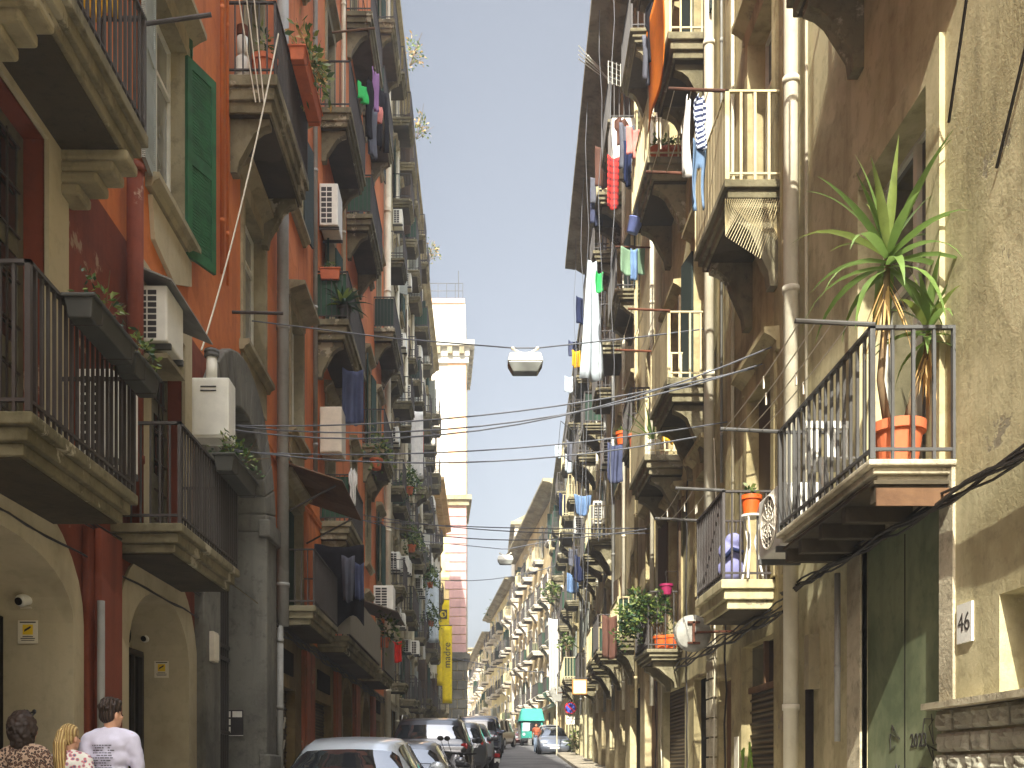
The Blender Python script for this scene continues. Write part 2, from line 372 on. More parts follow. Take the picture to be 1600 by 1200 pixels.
def railing(fr, par, u0, u1, v, d, h=1.0, mat='iron', gap=.11, r=.009, mesh=None, arm=True, sides=(True, True)):
    mb = MB(); e = .035; t = .014
    segs = [((u0 + e, d - e), (u1 - e, d - e))]
    if sides[0]: segs.append(((u0 + e, 0), (u0 + e, d - e)))
    if sides[1]: segs.append(((u1 - e, 0), (u1 - e, d - e)))
    def bar(u, w, a, b, q):
        mb.hexa([fr(u - q, a, w - q), fr(u + q, a, w - q), fr(u + q, a, w + q), fr(u - q, a, w + q), fr(u - q, b, w - q), fr(u + q, b, w - q), fr(u + q, b, w + q), fr(u - q, b, w + q)])
    for (p, q) in segs:
        n = max(2, round(math.hypot(q[0] - p[0], q[1] - p[1]) / gap))
        for i in range(n + 1):
            f = i / n; bar(p[0] + (q[0] - p[0]) * f, p[1] + (q[1] - p[1]) * f, v + .005, v + h, r * (1.7 if i in (0, n) else 1) * random.uniform(.95, 1.1))
        for (a, b, k) in ((v + .07, v + .095, t), (v + h, v + h + .026, t * 1.5)):
            lo_u, hi_u = min(p[0], q[0]) - k, max(p[0], q[0]) + k; lo_w, hi_w = min(p[1], q[1]) - k, max(p[1], q[1]) + k
            mb.box(fr, lo_u, hi_u, a, b, max(lo_w, 0), hi_w)
    o = mb.build('railing', M[mat], par)
    if mesh:
        q = MB(); q.box(fr, u0 + e, u1 - e, v + .1, v + h - .02, d - .07, d - .062)
        q.box(fr, u0 + .065, u0 + .072, v + .1, v + h - .02, .03, d - .07); q.build('screen', M[mesh], par)
    return o
def balcony(fr, bld, u0, u1, v, d=.72, h=1.0, mat='slab', rail='iron', gap=.11, thick=.2, brk=True, mesh=None, r=.009, bdrop=.5, under=True):
    mb = MB(); a, b, c = thick * .32, thick * .68, thick
    mb.box(fr, u0, u1, v - a, v, -.02, d); mb.box(fr, u0 + .05, u1 - .05, v - b, v - a, -.02, d - .05); mb.box(fr, u0 + .1, u1 - .1, v - c, v - b, -.02, d - .1)
    bal = mb.build('balcony', M[mat], bld); bevel(bal, .012, 2)
    if under:
        q = MB(); q.box(fr, u0 + .14, u1 - .14, v - c - .012, v - c, 0, d - .14); q.build('soffit', M['under'], bal)  # shade under the slab put into a darker soffit colour
    if brk:
        for u in (u0 + .32, u1 - .32):
            k = MB(); z = v - c; D = d - .16
            k.prism_u(fr, [(z, 0), (z, D), (z - .1, D), (z - .14, D * .8), (z - .22, D * .62), (z - bdrop * .7, D * .3), (z - bdrop * .8, D * .22), (z - bdrop, .1), (z - bdrop, 0)], u - .09, u + .09)
            k.build('bracket', M[mat], bal)
    railing(fr, bal, u0, u1, v, d, h, rail, gap, r, mesh)
    return bal
def pipe(fr, bld, u, v0, v1, w=.12, r=.085, mat='zinc', rings=3.0):
    mb = MB(); mb.smooth = True; mb.tube([fr(u, v0, w), fr(u, v1, w)], r, 14); z = v0 + .7
    while z < v1: mb.tube([fr(u, z, w), fr(u, z + .07, w)], r * 1.16, 14); z += rings
    return mb.build('drainpipe', M[mat], bld)
def roof(fr, bld, u0, u1, v, over=.6, th=.35, mat='stone', back=9.0, dent=0):
    mb = MB(); mb.prism_u(fr, [(v, -back), (v, over * .35), (v + th * .4, over * .6), (v + th * .55, over), (v + th, over), (v + th, -back)], u0, u1)
    c = mb.build('cornice', M[mat], bld)
    if dent:
        q = MB(); u = u0 + .2
        while u < u1 - .3: q.box(fr, u, u + dent * .5, v - .32, v, 0, over * .55); u += dent
        q.build('dentils', M[mat], c)
    return bld
def course(fr, bld, u0, u1, v, h=.25, w=.08, mat='stone'):
    mb = MB(); mb.prism_u(fr, [(v, -.01), (v, w * .7), (v + h * .6, w * .7), (v + h * .75, w), (v + h, w), (v + h, -.01)], u0, u1); return mb.build('string_course', M[mat], bld)
def building(label, x, y, z=0, cat='building'):
    return thing('apartment_building', label, cat, (x, y, z))
def text_mesh(name, s, size, mat, parent=None, loc=None, rot=None, depth=.002, align='CENTER'):
    cu = bpy.data.curves.new(name, 'FONT'); cu.body = s; cu.size = size; cu.extrude = depth; cu.align_x = align; cu.align_y = 'CENTER'
    o = bpy.data.objects.new('tmp', cu); C.objects.link(o); bpy.context.view_layer.update()
    me = bpy.data.meshes.new_from_object(o.evaluated_get(bpy.context.evaluated_depsgraph_get())); bpy.data.objects.remove(o)
    me.transform(rot.to_4x4()); me.materials.clear(); me.materials.append(mat)
    t = bpy.data.objects.new(name, me); C.objects.link(t)
    loc = Vector(loc)
    if parent is not None:
        b = Vector(parent['_b']); me.transform(Matrix.Translation(loc - b)); t.parent = parent; t['_b'] = tuple(b)
    else: t.location = loc; t['_b'] = tuple(loc)
    return t
ROT_CAM = Matrix.Rotation(R(90), 3, 'X')                       # text that faces -Y
ROT_RIGHTWALL = Matrix.Rotation(R(-90), 3, 'Z') @ Matrix.Rotation(R(90), 3, 'X')   # text on the right wall, faces -X
ROT_LEFTWALL = Matrix.Rotation(R(90), 3, 'Z') @ Matrix.Rotation(R(90), 3, 'X')
# ------------------------------------------------------------------ ground
def strip(name, xs, ys, dz, mat):
    mb = MB(); n = len(ys)
    for i in range(n):
        for x in (xs(ys[i]) if callable(xs) else xs): mb.v.append(Vector((x, ys[i], gz(ys[i]) + dz)))
    k = len(xs(0)) if callable(xs) else len(xs)
    for i in range(n - 1):
        for j in range(k - 1): mb.f.append((i * k + j, i * k + j + 1, (i + 1) * k + j + 1, (i + 1) * k + j)); mb.m.append(0)
    o = mb.build(name, M[mat], loc=(0, 0, 0)); o['kind'] = 'structure'; return o
YS = [-40, 0, 10, 20, 30, 40, 50, 60, 70, 80, 85, 88, 92, 100, 120, 160, 260, 700]
g = strip('ground', [-600, -60, 0, 60, 600], YS, -.05, 'soil')
strip('road', lambda Y: [-2.75 + .028 * max(Y - 10, 0) * (Y < 95) + (2.4 if Y >= 95 else 0), 0.6, 2.75 + .031 * max(min(Y, 100) - 20, 0)], [-30, 0, 10, 20, 30, 40, 50, 60, 70, 80, 85, 88, 92, 100, 120, 160, 220], 0, 'asphalt')
for side, f in ((-1, lambda Y: [-3.95, -2.75 + .0 * Y]), (1, lambda Y: [2.75 + .031 * max(Y - 20, 0), 3.95 + .031 * max(Y - 20, 0)])):
    mb = MB(); ys = [-30, 0, 10, 20, 30, 40, 50, 60, 70, 80, 88]
    for a, b in zip(ys, ys[1:]):
        p, q = f(a), f(b)
        mb.hexa([(p[0], a, gz(a) - .1), (p[1], a, gz(a) - .1), (q[1], b, gz(b) - .1), (q[0], b, gz(b) - .1), (p[0], a, gz(a) + .13), (p[1], a, gz(a) + .13), (q[1], b, gz(b) + .13), (q[0], b, gz(b) + .13)])
    o = mb.build('pavement', M['pave'], loc=(0, 0, 0)); o['kind'] = 'structure'
# ------------------------------------------------------------------ left side: the orange palazzo
M['grnd'] = surf('brown_base_plaster', (128, 110, 72), (98, 82, 52), streak=.6, dirt=.6, peel=(150, 136, 104), peel_at=.66)
M['rollup'] = waved('rusty_rolling_shutter', (96, 82, 58), (58, 48, 34), 4.4, 'Z', bump=.8)
M['sheetmetal'] = waved('grey_corrugated_panel', (134, 128, 112), (112, 104, 88), 1.6, 'Y', bump=.3)
M['reed'] = waved('green_reed_screen', (40, 74, 52), (26, 50, 36), 9, 'Y', bump=.5)
def archband(mb, fr, a, b, spring, rise, bw, top, w0, w1, base, straight=True, n=16):
    """a band of width bw round an arched opening"""
    c = (a + b) / 2; hw = (b - a) / 2
    I = [(c - hw * math.cos(math.pi * i / n), spring + rise * math.sin(math.pi * i / n)) for i in range(n + 1)]
    O = [(c - (hw + bw) * math.cos(math.pi * i / n), spring + (top - spring) * math.sin(math.pi * i / n)) for i in range(n + 1)]
    I = [(a, base)] + I + [(b, base)]; O = [(a - bw, base)] + O + [(b + bw, base)]
    for i in range(len(I) - 1):
        p, q, s, t = I[i], I[i + 1], O[i + 1], O[i]
        mb.hexa([fr(*p, w0), fr(*q, w0), fr(*s, w0), fr(*t, w0), fr(*p, w1), fr(*q, w1), fr(*s, w1), fr(*t, w1)])
A = building('orange-red palazzo with arched doorways and a grey stone portal, nearest on the shaded side', -3.75, 6)
lo1 = [(6.42, 9.38, -.4, 3.58, .6, .02), (10.66, 13.04, -.4, 3.73, .8, .02), (6.9, 8.75, 4.06, 7.0)]
lo1.append((11.45, 12.75, 4.1, 6.9))
wall(L, A, M['darkred'], -6, 14.1, -.4, 7.17, lo1, ends=False)
wall(L, A, M['red'], 14.1, 38.6, 4.4, 7.17, [(14.1, 17.3, 4.4, 7.17, 0, .02), (19.3, 21.0, 4.62, 6.85), (24.2, 25.4, 4.62, 6.9), (27.4, 28.6, 4.62, 6.9), (32.3, 33.5, 4.62, 6.9), (35.8, 37, 5.2, 6.9)], ends=False)
wall(L, A, M['grnd'], 14.1, 38.6, -.4, 4.4, [(14.1, 17.3, -.4, 4.4, 0, .02), (18.3, 20.4, -.4, 3.2), (22.8, 25.2, -.4, 3.2), (26.9, 28.7, -.4, 4.0, .8), (31.4, 33.2, -.4, 3.9, .8), (35.6, 37.4, -.4, 3.4)], ends=False)
bays = [7.9, 12.2, 16.7, 20.5, 25.0, 29.5, 33.2, 36.6]
ups = []; W_ = []
def addw(u, w, z0, z1, kind, **kw): ups.append((u - w / 2, u + w / 2, z0, z1)); W_.append((u, w, z0, z1, kind, kw))
for i, u in enumerate(bays):
    # second floor
    if i == 0: addw(u, 1.3, 7.4, 10.3, 'door')
    elif i == 4: addw(u, 1.25, 7.4, 10.4, 'door')
    elif i != 2: addw(u, 1.15 if i > 3 else 1.25, 8.25, 10.6, 'win')
    else: addw(u, 1.5, 8.25, 10.6, 'win')
    # third, fourth, fifth, sixth floors
    for k, z in enumerate((11.8, 16.85, 22.4, 27.4)):
        bal = (k == 0 and i in (0, 2, 4, 6)) or (k == 1 and i in (1, 4, 5, 7)) or (k == 2 and i in (2, 3, 5, 6)) or (k == 3 and i in (1, 4, 5, 7))
        addw(u, 1.2, z + (.05 if bal else .85), z + (2.9 if k < 2 else 2.6), 'bal' if bal else 'win', floor=z)
wall(L, A, M['red'], -6, 38.6, 7.17, 31.6, ups, back=10)
roof(L, A, -6, 38.6, 31.6, .62, .5)
course(L, A, 13.9, 38.6, 7.17, .12, .05, 'red')
mb = MB(); archband(mb, L, 6.5, 9.3, 2.95, .55, .24, 4.0, -.66, .03, gz(7)); mb.build('arch_surround', M['greige'], A)
mb = MB(); archband(mb, L, 10.75, 12.95, 2.89, .75, .38, 4.1, -.66, .03, gz(11)); mb.build('arch_surround', M['greige'], A)
mb = MB(); archband(mb, L, 14.1, 17.1, 5.6, 1.45, .8, 7.85, -.56, .14, gz(15)); p = mb.build('portal_surround', M['piperno'], A); bevel(p, .03)
mb = MB(); mb.box(L, 17.08, 18.0, gz(17), gz(17) + 1.1, .0, .2); o = mb.build('portal_plinth', M['piperno'], A); bevel(o, .03)
mb = MB(); mb.box(L, 17.05, 18.0, 5.5, 5.8, .0, .2); o = mb.build('portal_capital', M['piperno'], A); bevel(o, .03)
# arch jambs and backs
for (a, b, top) in ((6.5, 9.3, 3.5), (10.75, 12.95, 3.64)):
    mb = MB(); mb.box(L, a - .3, b + .3, -.4, top + .3, -.9, -.66); mb.build('niche_back', M['greige'], A)
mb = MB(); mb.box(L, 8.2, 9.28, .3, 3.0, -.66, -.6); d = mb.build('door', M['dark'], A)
mb = MB(); mb.box(L, 12.3, 12.92, .55, 3.1, -.66, -.58)
d = mb.build('door', M['dark'], A)
q = MB(); q.box(L, 12.3, 12.36, .55, 3.1, -.58, -.53); q.box(L, 12.86, 12.92, .55, 3.1, -.58, -.53); q.box(L, 12.36, 12.86, 3.03, 3.1, -.58, -.53); q.box(L, 12.58, 12.63, .6, 3.05, -.58, -.54)
for z in (1.3, 1.9): q.box(L, 12.36, 12.86, z, z + .05, -.58, -.55)
q.build('ironwork', M['iron'], d)
mb = MB(); mb.prism_u(L, [(1.62, -.66), (1.62, -.5), (1.57, -.5), (1.57, -.66)], 12.1, 12.95); mb.build('sill', M['greige'], A)
mb = MB(); mb.lathe(L(12.6, 3.3, -.655), [(.1, 0), (.13, .01), (.13, .03), (.1, .03)], 18, (1, 0, 0)); mb.build('oval_vent', M['dark'], A)
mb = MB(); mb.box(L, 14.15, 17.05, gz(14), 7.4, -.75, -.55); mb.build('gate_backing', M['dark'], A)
mb = MB()
for i in range(20): mb.box(L, 14.3 + i * .14, 14.33 + i * .14, gz(15), 7.2, -.5, -.47)
for z in (1.2, 2.2, 3.4, 3.6, 4.8): mb.box(L, 14.2, 17.0, z, z + .06, -.52, -.45)
mb.build('iron_gate', M['iron'], A)
# pilasters and pipes
for (a, b, mt, top) in ((9.55, 10.38, 'darkred', 3.9), (13.35, 14.0, 'grnd', 4.0), (21.1, 22.4, 'oldred', 4.1), (25.6, 26.5, 'oldred', 4.1), (29.3, 30.6, 'oldred', 4.1), (33.9, 35.0, 'oldred', 4.1)):
    mb = MB(); mb.box(L, a, b, gz(a), top, 0, .07); mb.box(L, a + .12, b - .12, gz(a), top, .07, .14 if top == 3.9 else .1)
    o = mb.build('pilaster', M[mt], A); bevel(o, .02)
pipe(L, A, 9.62, .4, 3.2, .16, .035, 'zinc'); pipe(L, A, 10.62, 4.1, 7.9, .14, .085, 'darkred')
pipe(L, A, 18.35, 4.2, 17, .16, .105, 'zinc', 2.3); pipe(L, A, 18.3, .8, 4.2, .12, .06, 'zinc', 1.2); pipe(L, A, 38.5, .9, 31.4, .16, .12, 'palepipe')
pipe(L, A, 14.4, 8.6, 22, .08, .03, 'red'); pipe(L, A, 14.75, 8.6, 22, .07, .02, 'red'); pipe(L, A, 22.4, 8, 30, .08, .05, 'zinc'); pipe(L, A, 26.9, 12, 31, .08, .06, 'palepipe')
# shop shutters
for (a, b, t) in ((18.3, 20.4, 3.2), (22.8, 25.2, 3.2), (35.6, 37.4, 3.4)):
    mb = MB(); mb.box(L, a, b, gz(a), t, -.24, -.18); rs = mb.build('rolling_shutter', M['rollup'], A)
    q = MB(); z = gz(a) + .1
    while z < t: q.box(L, a, b, z, z + .028, -.18, -.155); z += .17
    q.build('slat_ribs', M['rollup'], rs)
    mb = MB(); mb.box(L, a + .3, b - .3, t + .25, t + .7, .0, .03); mb.build('dark_slot_panel', M['dark'], A)  # dark sheet on the wall painted for the unlit mezzanine slot
for (a, b, t) in ((26.9, 28.7, 4.0), (31.4, 33.2, 3.9)):
    mb = MB(); mb.box(L, a, b, gz(a), t, -.3, -.2); d = mb.build('door', M['teal'], A)
    q = MB(); q.box(L, (a + b) / 2 + .1, b - .1, gz(a) + 1.0, t - .85, -.2, -.17); q.build('leaf', M['whitepaint'], d)
    q = MB(); q.prism_w(L, [((a + b) / 2 - .8 * math.cos(math.pi * i / 10), t - .8 + .72 * math.sin(math.pi * i / 10)) for i in range(11)], -.2, -.16); q.build('fanlight', M['panelight'], d)
    q = MB(); archband(q, L, a, b, t - .8, .8, .2, t + .25, 0, .06, gz(a)); q.build('surround', M['grnd'], d)
# windows of the upper wall
for (u, w, z0, z1, kind, kw) in W_:
    i = min(range(8), key=lambda k: abs(bays[k] - u))
    if kind in ('door', 'bal'):
        window(L, A, u - w / 2, u + w / 2, z0, z1, name='balcony_door', pane=random.choice(['pane', 'panelight']), frame=random.choice(['whitepaint', 'whitepaint', 'olive']), sur='stone', sill=False, head=True, shut=random.choice(['open', 'open', 'closed', None]) if u > 18 else None, sh=random.choice(['louvre', 'tlouvre']))
    elif z0 < 9:
        window(L, A, u - w / 2, u + w / 2, z0, z1, pane={1: 'panelight', 2: 'panelight', 3: 'panesky'}.get(i, 'panesky'), sur='stone', hw=.34 if i == 3 else .22, shut={5: None, 6: 'half', 7: 'open'}.get(i), dp=.16)
    else:
        window(L, A, u - w / 2, u + w / 2, z0, z1, pane=random.choice(['panesky', 'panelight', 'pane']), sur='stone', shut=random.choice([None, 'open', 'half', None]), sh=random.choice(['louvre', 'tlouvre', 'wlouvre']))
# the green shutter that stands open beside the window, and its pale left twin
win = [o for o in A.children if o.name.startswith('window')][0]
def leafshut(u0, w0, u1, w1, z0, z1, mat, par, panel=True):
    mb = MB(); d = Vector((u1 - u0, w1 - w0)); n = Vector((-d.y, d.x)).normalized() * .022
    def bx(fa, fb, va, vb, k0, k1):
        P = []
        for v in (va, vb):
            for (f, k) in ((fa, k0), (fb, k0), (fb, k1), (fa, k1)): P.append(L(u0 + d.x * f + n.x * k, v, w0 + d.y * f + n.y * k))
        mb.hexa(P)
    bx(0, .16, z0, z1, -1, 1); bx(.84, 1, z0, z1, -1, 1)
    for a, b in ((0, .05), (.47, .53), (.95, 1)): bx(.16, .84, z0 + (z1 - z0) * a, z0 + (z1 - z0) * b, -1, 1)
    k = 26
    for i in range(k):
        for (lo, hi) in ((.05, .47), (.53, .95)):
            f0 = lo + (hi - lo) * i / k; f1 = lo + (hi - lo) * (i + .8) / k; bx(.16, .84, z0 + (z1 - z0) * f0, z0 + (z1 - z0) * f1, -.55, .55)
    return mb.build('shutter', mat, par)
leafshut(12.8, .04, 13.32, .26, 8.05, 10.55, M['green'], win)
leafshut(12.9, .02, 12.98, .05, 8.2, 10.85, M['green'], win)
leafshut(11.52, .05, 11.0, .1, 8.2, 10.85, M['wlouvre'], win)
mb = MB(); mb.prism_w(L, [(11.45, 8.05), (13.0, 8.05), (13.0, 7.75), (12.3, 7.45), (11.55, 7.6)], 0, .05); mb.build('sill_apron', M['greige'], win)
for (u, w) in ((16.7, 1.5), (20.5, 1.25)):
    mb = MB(); mb.box(L, u - w / 2 - .1, u + w / 2 + .1, 7.6, 8.1, 0, .045); mb.build('sill_apron', M['stone'], A)
# first floor doors
def paneldoor(fr, bld, u0, u1, v0, v1, mat, sur, dp=.18, sw=.3):
    mb = MB(); w0, w1 = -dp - .06, -dp; um = (u0 + u1) / 2
    mb.box(fr, u0, u1, v0, v1, w0, w1 - .02)
    for (a, b) in ((u0, um - .01), (um + .01, u1)):
        s = .1; mb.box(fr, a, a + s, v0, v1, w1 - .02, w1); mb.box(fr, b - s, b, v0, v1, w1 - .02, w1)
        for z in (0, .32, .64, .96): mb.box(fr, a + s, b - s, v0 + (v1 - v0) * z, v0 + (v1 - v0) * min(1, z + .06), w1 - .02, w1 - .003)
    d = mb.build('balcony_door', M[mat], bld)
    q = MB()
    for (a, b) in ((u0 + .1, um - .11), (um + .11, u1 - .1)):
        for z in (.38, .70): q.box(fr, a, b, v0 + (v1 - v0) * z, v0 + (v1 - v0) * (z + .26), w1 - .03, w1 - .012)
    q.build('pane', M['pane'], d)
    q = MB()
    for (a, b) in ((u0 + .1, um - .11), (um + .11, u1 - .1)):
        for j in range(1, 3): u = a + (b - a) * j / 3; q.box(fr, u - .008, u + .008, v0 + .5, v1 - .1, w1 + .01, w1 + .026)
        for j in range(7): z = v0 + .5 + (v1 - v0 - .65) * j / 6; q.box(fr, a, b, z, z + .016, w1 + .008, w1 + .024)
    q.build('ironwork', M['iron'], d)
    q = MB(); q.box(fr, u0 - sw, u0, v0, v1 + sw, -.01, .04); q.box(fr, u1, u1 + sw, v0, v1 + sw, -.01, .04); q.box(fr, u0, u1, v1, v1 + sw, -.01, .04); q.build('surround', M[sur], d)
    return d
paneldoor(L, A, 6.9, 8.75, 4.06, 7.0, 'olive', 'greige', sw=.42)
paneldoor(L, A, 11.45, 12.75, 4.1, 6.9, 'olive', 'greige')
window(L, A, 19.3, 21.0, 4.62, 6.85, name='balcony_door', shut='closed', sur='stone', sill=False)
for (a, b) in ((24.2, 25.4), (27.4, 28.6), (32.3, 33.5)): window(L, A, a, b, 4.62, 6.9, name='balcony_door', shut=random.choice(['open', 'closed']), sh='louvre', sill=False)
window(L, A, 35.8, 37, 5.2, 6.9)
# balconies
b0 = balcony(L, A, 6.87, 9.0, 4.02, .72, 1.0, gap=.105, thick=.27, brk=False, r=.011)
b1 = balcony(L, A, 10.3, 12.75, 4.1, .72, 1.0, gap=.1, thick=.28, brk=False, r=.009)
b2 = balcony(L, A, 4.6, 9.4, 7.42, .68, 1.05, gap=.12, thick=.34, brk=False, r=.012)
for u in (9.0, 7.2):
    mb = MB()
    for z, a in ((7.08, .62), (6.98, .5), (6.88, .36), (6.78, .2)): mb.box(L, u, u + .3, z - .1, z + .001 * a, 0, a)
    o = mb.build('bracket', M['stone'], b2); bevel(o, .03)
balcony(L, A, 18.5, 21.4, 4.6, .72, 1.0, thick=.34, brk=False)
bq = balcony(L, A, 23.1, 29.9, 4.66, .72, 1.05, thick=.36, brk=False)
mb = MB(); mb.box(L, 23.1, 29.9, 4.7, 5.75, .73, .75); mb.box(L, 23.1, 23.12, 4.7, 5.75, .1, .73); mb.build('sheet_panel', M['sheetmetal'], bq)
bq = balcony(L, A, 31.2, 34.6, 4.66, .72, 1.05, thick=.3, brk=False)
mb = MB(); mb.box(L, 31.2, 34.6, 4.7, 5.9, .73, .75); mb.build('sheet_panel', M['sheetmetal'], bq)
bq = balcony(L, A, 23.5, 26.0, 7.35, .72, 1.05, thick=.4, mesh='reed', bdrop=.6)
balcony(L, A, 14.95, 17.7, 11.78, .74, 1.05, thick=.5, bdrop=.8)
balcony(L, A, 22.9, 26.3, 11.72, .74, 1.05, thick=.42, mesh='reed', bdrop=.8)
for i, z in ((0, 11.8), (6, 11.75), (1, 16.85), (4, 16.85), (5, 16.85), (7, 16.8), (2, 22.4), (3, 22.4), (5, 22.4), (6, 22.4), (1, 27.4), (4, 27.4), (5, 27.4), (7, 27.4)):
    u = bays[i]; balcony(L, A, u - 1.5, u + 1.5, z, .72, 1.05, thick=.4, bdrop=.7, mesh=random.choice([None, None, 'reed']))
# tin awning over the first-floor door
mb = MB()
for k in range(30):
    a = 18.9 + k * .1; mb.hexa([L(a, 7.32, .02), L(a + .05, 7.34, .02), L(a + .05, 6.97, 1.15), L(a, 6.95, 1.15), L(a, 7.335, .02), L(a + .05, 7.355, .02), L(a + .05, 6.985, 1.15), L(a, 6.965, 1.15)])
    mb.hexa([L(a + .05, 7.34, .02), L(a + .1, 7.32, .02), L(a + .1, 6.95, 1.15), L(a + .05, 6.97, 1.15), L(a + .05, 7.355, .02), L(a + .1, 7.335, .02), L(a + .1, 6.965, 1.15), L(a + .05, 6.985, 1.15)])
aw = mb.build('awning', M['wood'], A)
aw2 = MB(); aw2.hexa([L(30.6, 6.75, .02), L(33.6, 6.75, .02), L(33.6, 6.35, 1.2), L(30.6, 6.35, 1.2), L(30.6, 6.78, .02), L(33.6, 6.78, .02), L(33.6, 6.38, 1.2), L(30.6, 6.38, 1.2)]); aw2.build('awning', M['sheetmetal'], A)
for u in (19.1, 21.6): mb = MB(); mb.tube([L(u, 6.4, .02), L(u, 6.93, 1.0)], .02); mb.build('stay', M['iron'], aw)
# ------------------------------------------------------------------ generic facades
def facade(fr, bld, mat, u0, u1, z0, z1, floors, nb, ww=1.1, hh=2.3, bal=.6, sur='stone', shs=('louvre', 'wlouvre', 'blouvre'), cornice='stone', over=.55, dent=0, ground=None, gtop=4.2, rails=('iron', 'iron', 'creamiron'), reeds=.12, wide=True, bw=1.9, bd=.75, bmat='slab', simple=False, back=10, brkp=.7):
    ops = []; lst = []
    for k, z in enumerate(floors):
        for i in range(nb):
            u = u0 + (u1 - u0) * (i + .5) / nb; b = random.random() < bal; zz = z + (.05 if b else .85)
            w = ww * random.uniform(.92, 1.05); ops.append((u - w / 2, u + w / 2, zz, z + hh)); lst.append((u, w, zz, z + hh, z, b))
    gops = []
    for i in range(nb):
        u = u0 + (u1 - u0) * (i + .5) / nb; w = random.choice([1.5, 1.9, 2.2]); w = min(w, (u1 - u0) / nb - .5); gops.append((u - w / 2, u + w / 2, z0 - .4, z0 + random.uniform(2.6, 3.2)))
    wall(fr, bld, M[mat], u0, u1, gtop, z1, ops, back=back)
    wall(fr, bld, M[ground or mat], u0, u1, z0 - .5, gtop, gops, back=back)
    course(fr, bld, u0, u1, gtop - .1, .28, .12, sur)
    roof(fr, bld, u0, u1, z1, over, .45, cornice, back, dent)
    for (a, b, c, d) in gops:
        q = MB(); q.box(fr, a, b, c, d, -.24, -.17); q.build('ground_door', M[random.choice(['rollup', 'wood', 'teal', 'dark', 'rollup'])], bld)
    for (u, w, a, c, z, b) in lst:
        if simple and not b: window(fr, bld, u - w / 2, u + w / 2, a, c, sur=sur, sill=True, head=False, shut=None, pane=random.choice(['pane', 'panelight']))
        else: window(fr, bld, u - w / 2, u + w / 2, a, c, sur=sur, sill=not b, head=random.random() < .6, name='balcony_door' if b else 'window', shut=random.choice([None, 'open', 'open', 'closed', 'wide' if wide else None, 'half']), sh=random.choice(shs), pane=random.choice(['pane', 'panelight', 'panesky']))
        if b: k = bw * random.uniform(.8, 1.15); balcony(fr, bld, u - k / 2, u + k / 2, z + random.uniform(-.12, .12), bd * random.uniform(.75, 1.1), random.uniform(.95, 1.05), bmat, random.choice(rails), .13, random.uniform(.2, .36), random.random() < brkp, 'reed' if random.random() < reeds else None, .011, random.uniform(.4, .8))
B = building('tall cream palazzo with rows of small dark balconies, next beyond the orange palazzo', -3.75, 46)
facade(L, B, 'cream', 38.6, 57, gz(40), 31, (4.9, 8.7, 12.6, 16.8, 21.2, 25.4, 28.6), 6, bal=.8, hh=2.2, ground='grnd', bw=1.7, rails=('iron',), brkp=.15)
for u in (43.5, 48.6, 53): pipe(L, B, u, 3, 30.8, .1, .09, 'palepipe', 4)
D = building('tall pale grey palazzo between the cream palazzo and the dentil-corniced house', -3.75, 66)
facade(L, D, 'white', 57, 74.5, gz(60), 30.5, (5.6, 9.5, 13.4, 17.6, 21.8, 25.8), 6, bal=.75, ground='grnd', gtop=5, bw=1.7, rails=('iron',), brkp=.15)
pipe(L, D, 60.4, 3, 30, .1, .1, 'palepipe', 4)
E = building('lower white house with a long ochre dentil cornice, last before the pink corner tower', -3.75, 82)
facade(L, E, 'white', 74.5, 91, gz(78), 22.6, (6.5, 10.6, 14.6, 18.4), 4, bal=.35, ground='grnd', gtop=6, cornice='ochre', over=.9, dent=.7)
# ------------------------------------------------------------------ the tower with the pink rusticated corner
T = building('pale tower palazzo with pink rusticated corner, grey stone base and heavy dentil cornice', -4, 96)
TX0, TX1, TY = -9.5, -1.66, 95.0
FT = Fr(0, TY, 1, 0, 0, -1)            # its front faces the street's near end
FS = Fr(TX1, TY, -.05, 1, 1, .05)      # its side along the street
def both(name, mat, u0, v0, v1, w, s1=9):
    mb = MB(); mb.box(FT, u0, TX1 + w, v0, v1, 0, w); mb.box(FS, 0, s1, v0, v1, 0, w); return mb.build(name, M[mat], T)
mb = MB(); mb.box(FT, TX0, TX1, 2.5, 45, -14, 0); mb.build('wall', M['offwhite'], T)
mb = MB(); mb.box(FT, -3.25, TX1 + .08, 26.3, 39.4, 0, .1); mb.build('corner_pilaster', M['peach'], T)
mb = MB(); z = 12.6; i = 0
while z < 26.2:
    mb.box(FT, -3.55 if i % 2 else -3.15, TX1 + .1, z, z + .78, 0, .14); z += .84; i += 1
o = mb.build('quoins', M['pink'], T); bevel(o, .03)
mb = MB(); mb.box(FT, TX0, TX1 + .01, 2.5, 26.2, 0, .05); mb.build('lower_wall', M['yellow'], T)
mb = MB(); z = 3.0; i = 0
while z < 12.0:
    x = -6.0 + (.5 if i % 2 else 0)
    while x < TX1: mb.box(FT, max(x, TX0), min(x + 1.0, TX1 + .2), z, z + .84, 0, .22); x += 1.04
    z += .88; i += 1
o = mb.build('stone_base', M['piperno'], T); bevel(o, .04)
both('base_cornice', 'piperno', TX0, 12.0, 12.5, .45)
both('string_course', 'stone', TX0, 26.2, 26.7, .35); both('string_course', 'stone', TX0, 26.7, 27.1, .6)
c = both('main_cornice', 'white', TX0, 39.4, 40.0, .3); both('main_cornice', 'white', TX0, 40.8, 41.3, .85); both('main_cornice', 'white', TX0, 40.0, 40.8, .4)
mb = MB(); x = -8.8
while x < TX1: mb.box(FT, x, x + .45, 40.1, 40.8, .4, .75); x += 1.1
x = .3
while x < 8.5: mb.box(FS, x, x + .45, 40.1, 40.8, .4, .75); x += 1.1
mb.build('dentils', M['stone'], c)
mb = MB(); mb.box(FT, TX0, TX1 - .05, 45, 45.4, -6, .15); mb.build('parapet', M['peach'], T)
mb = MB()
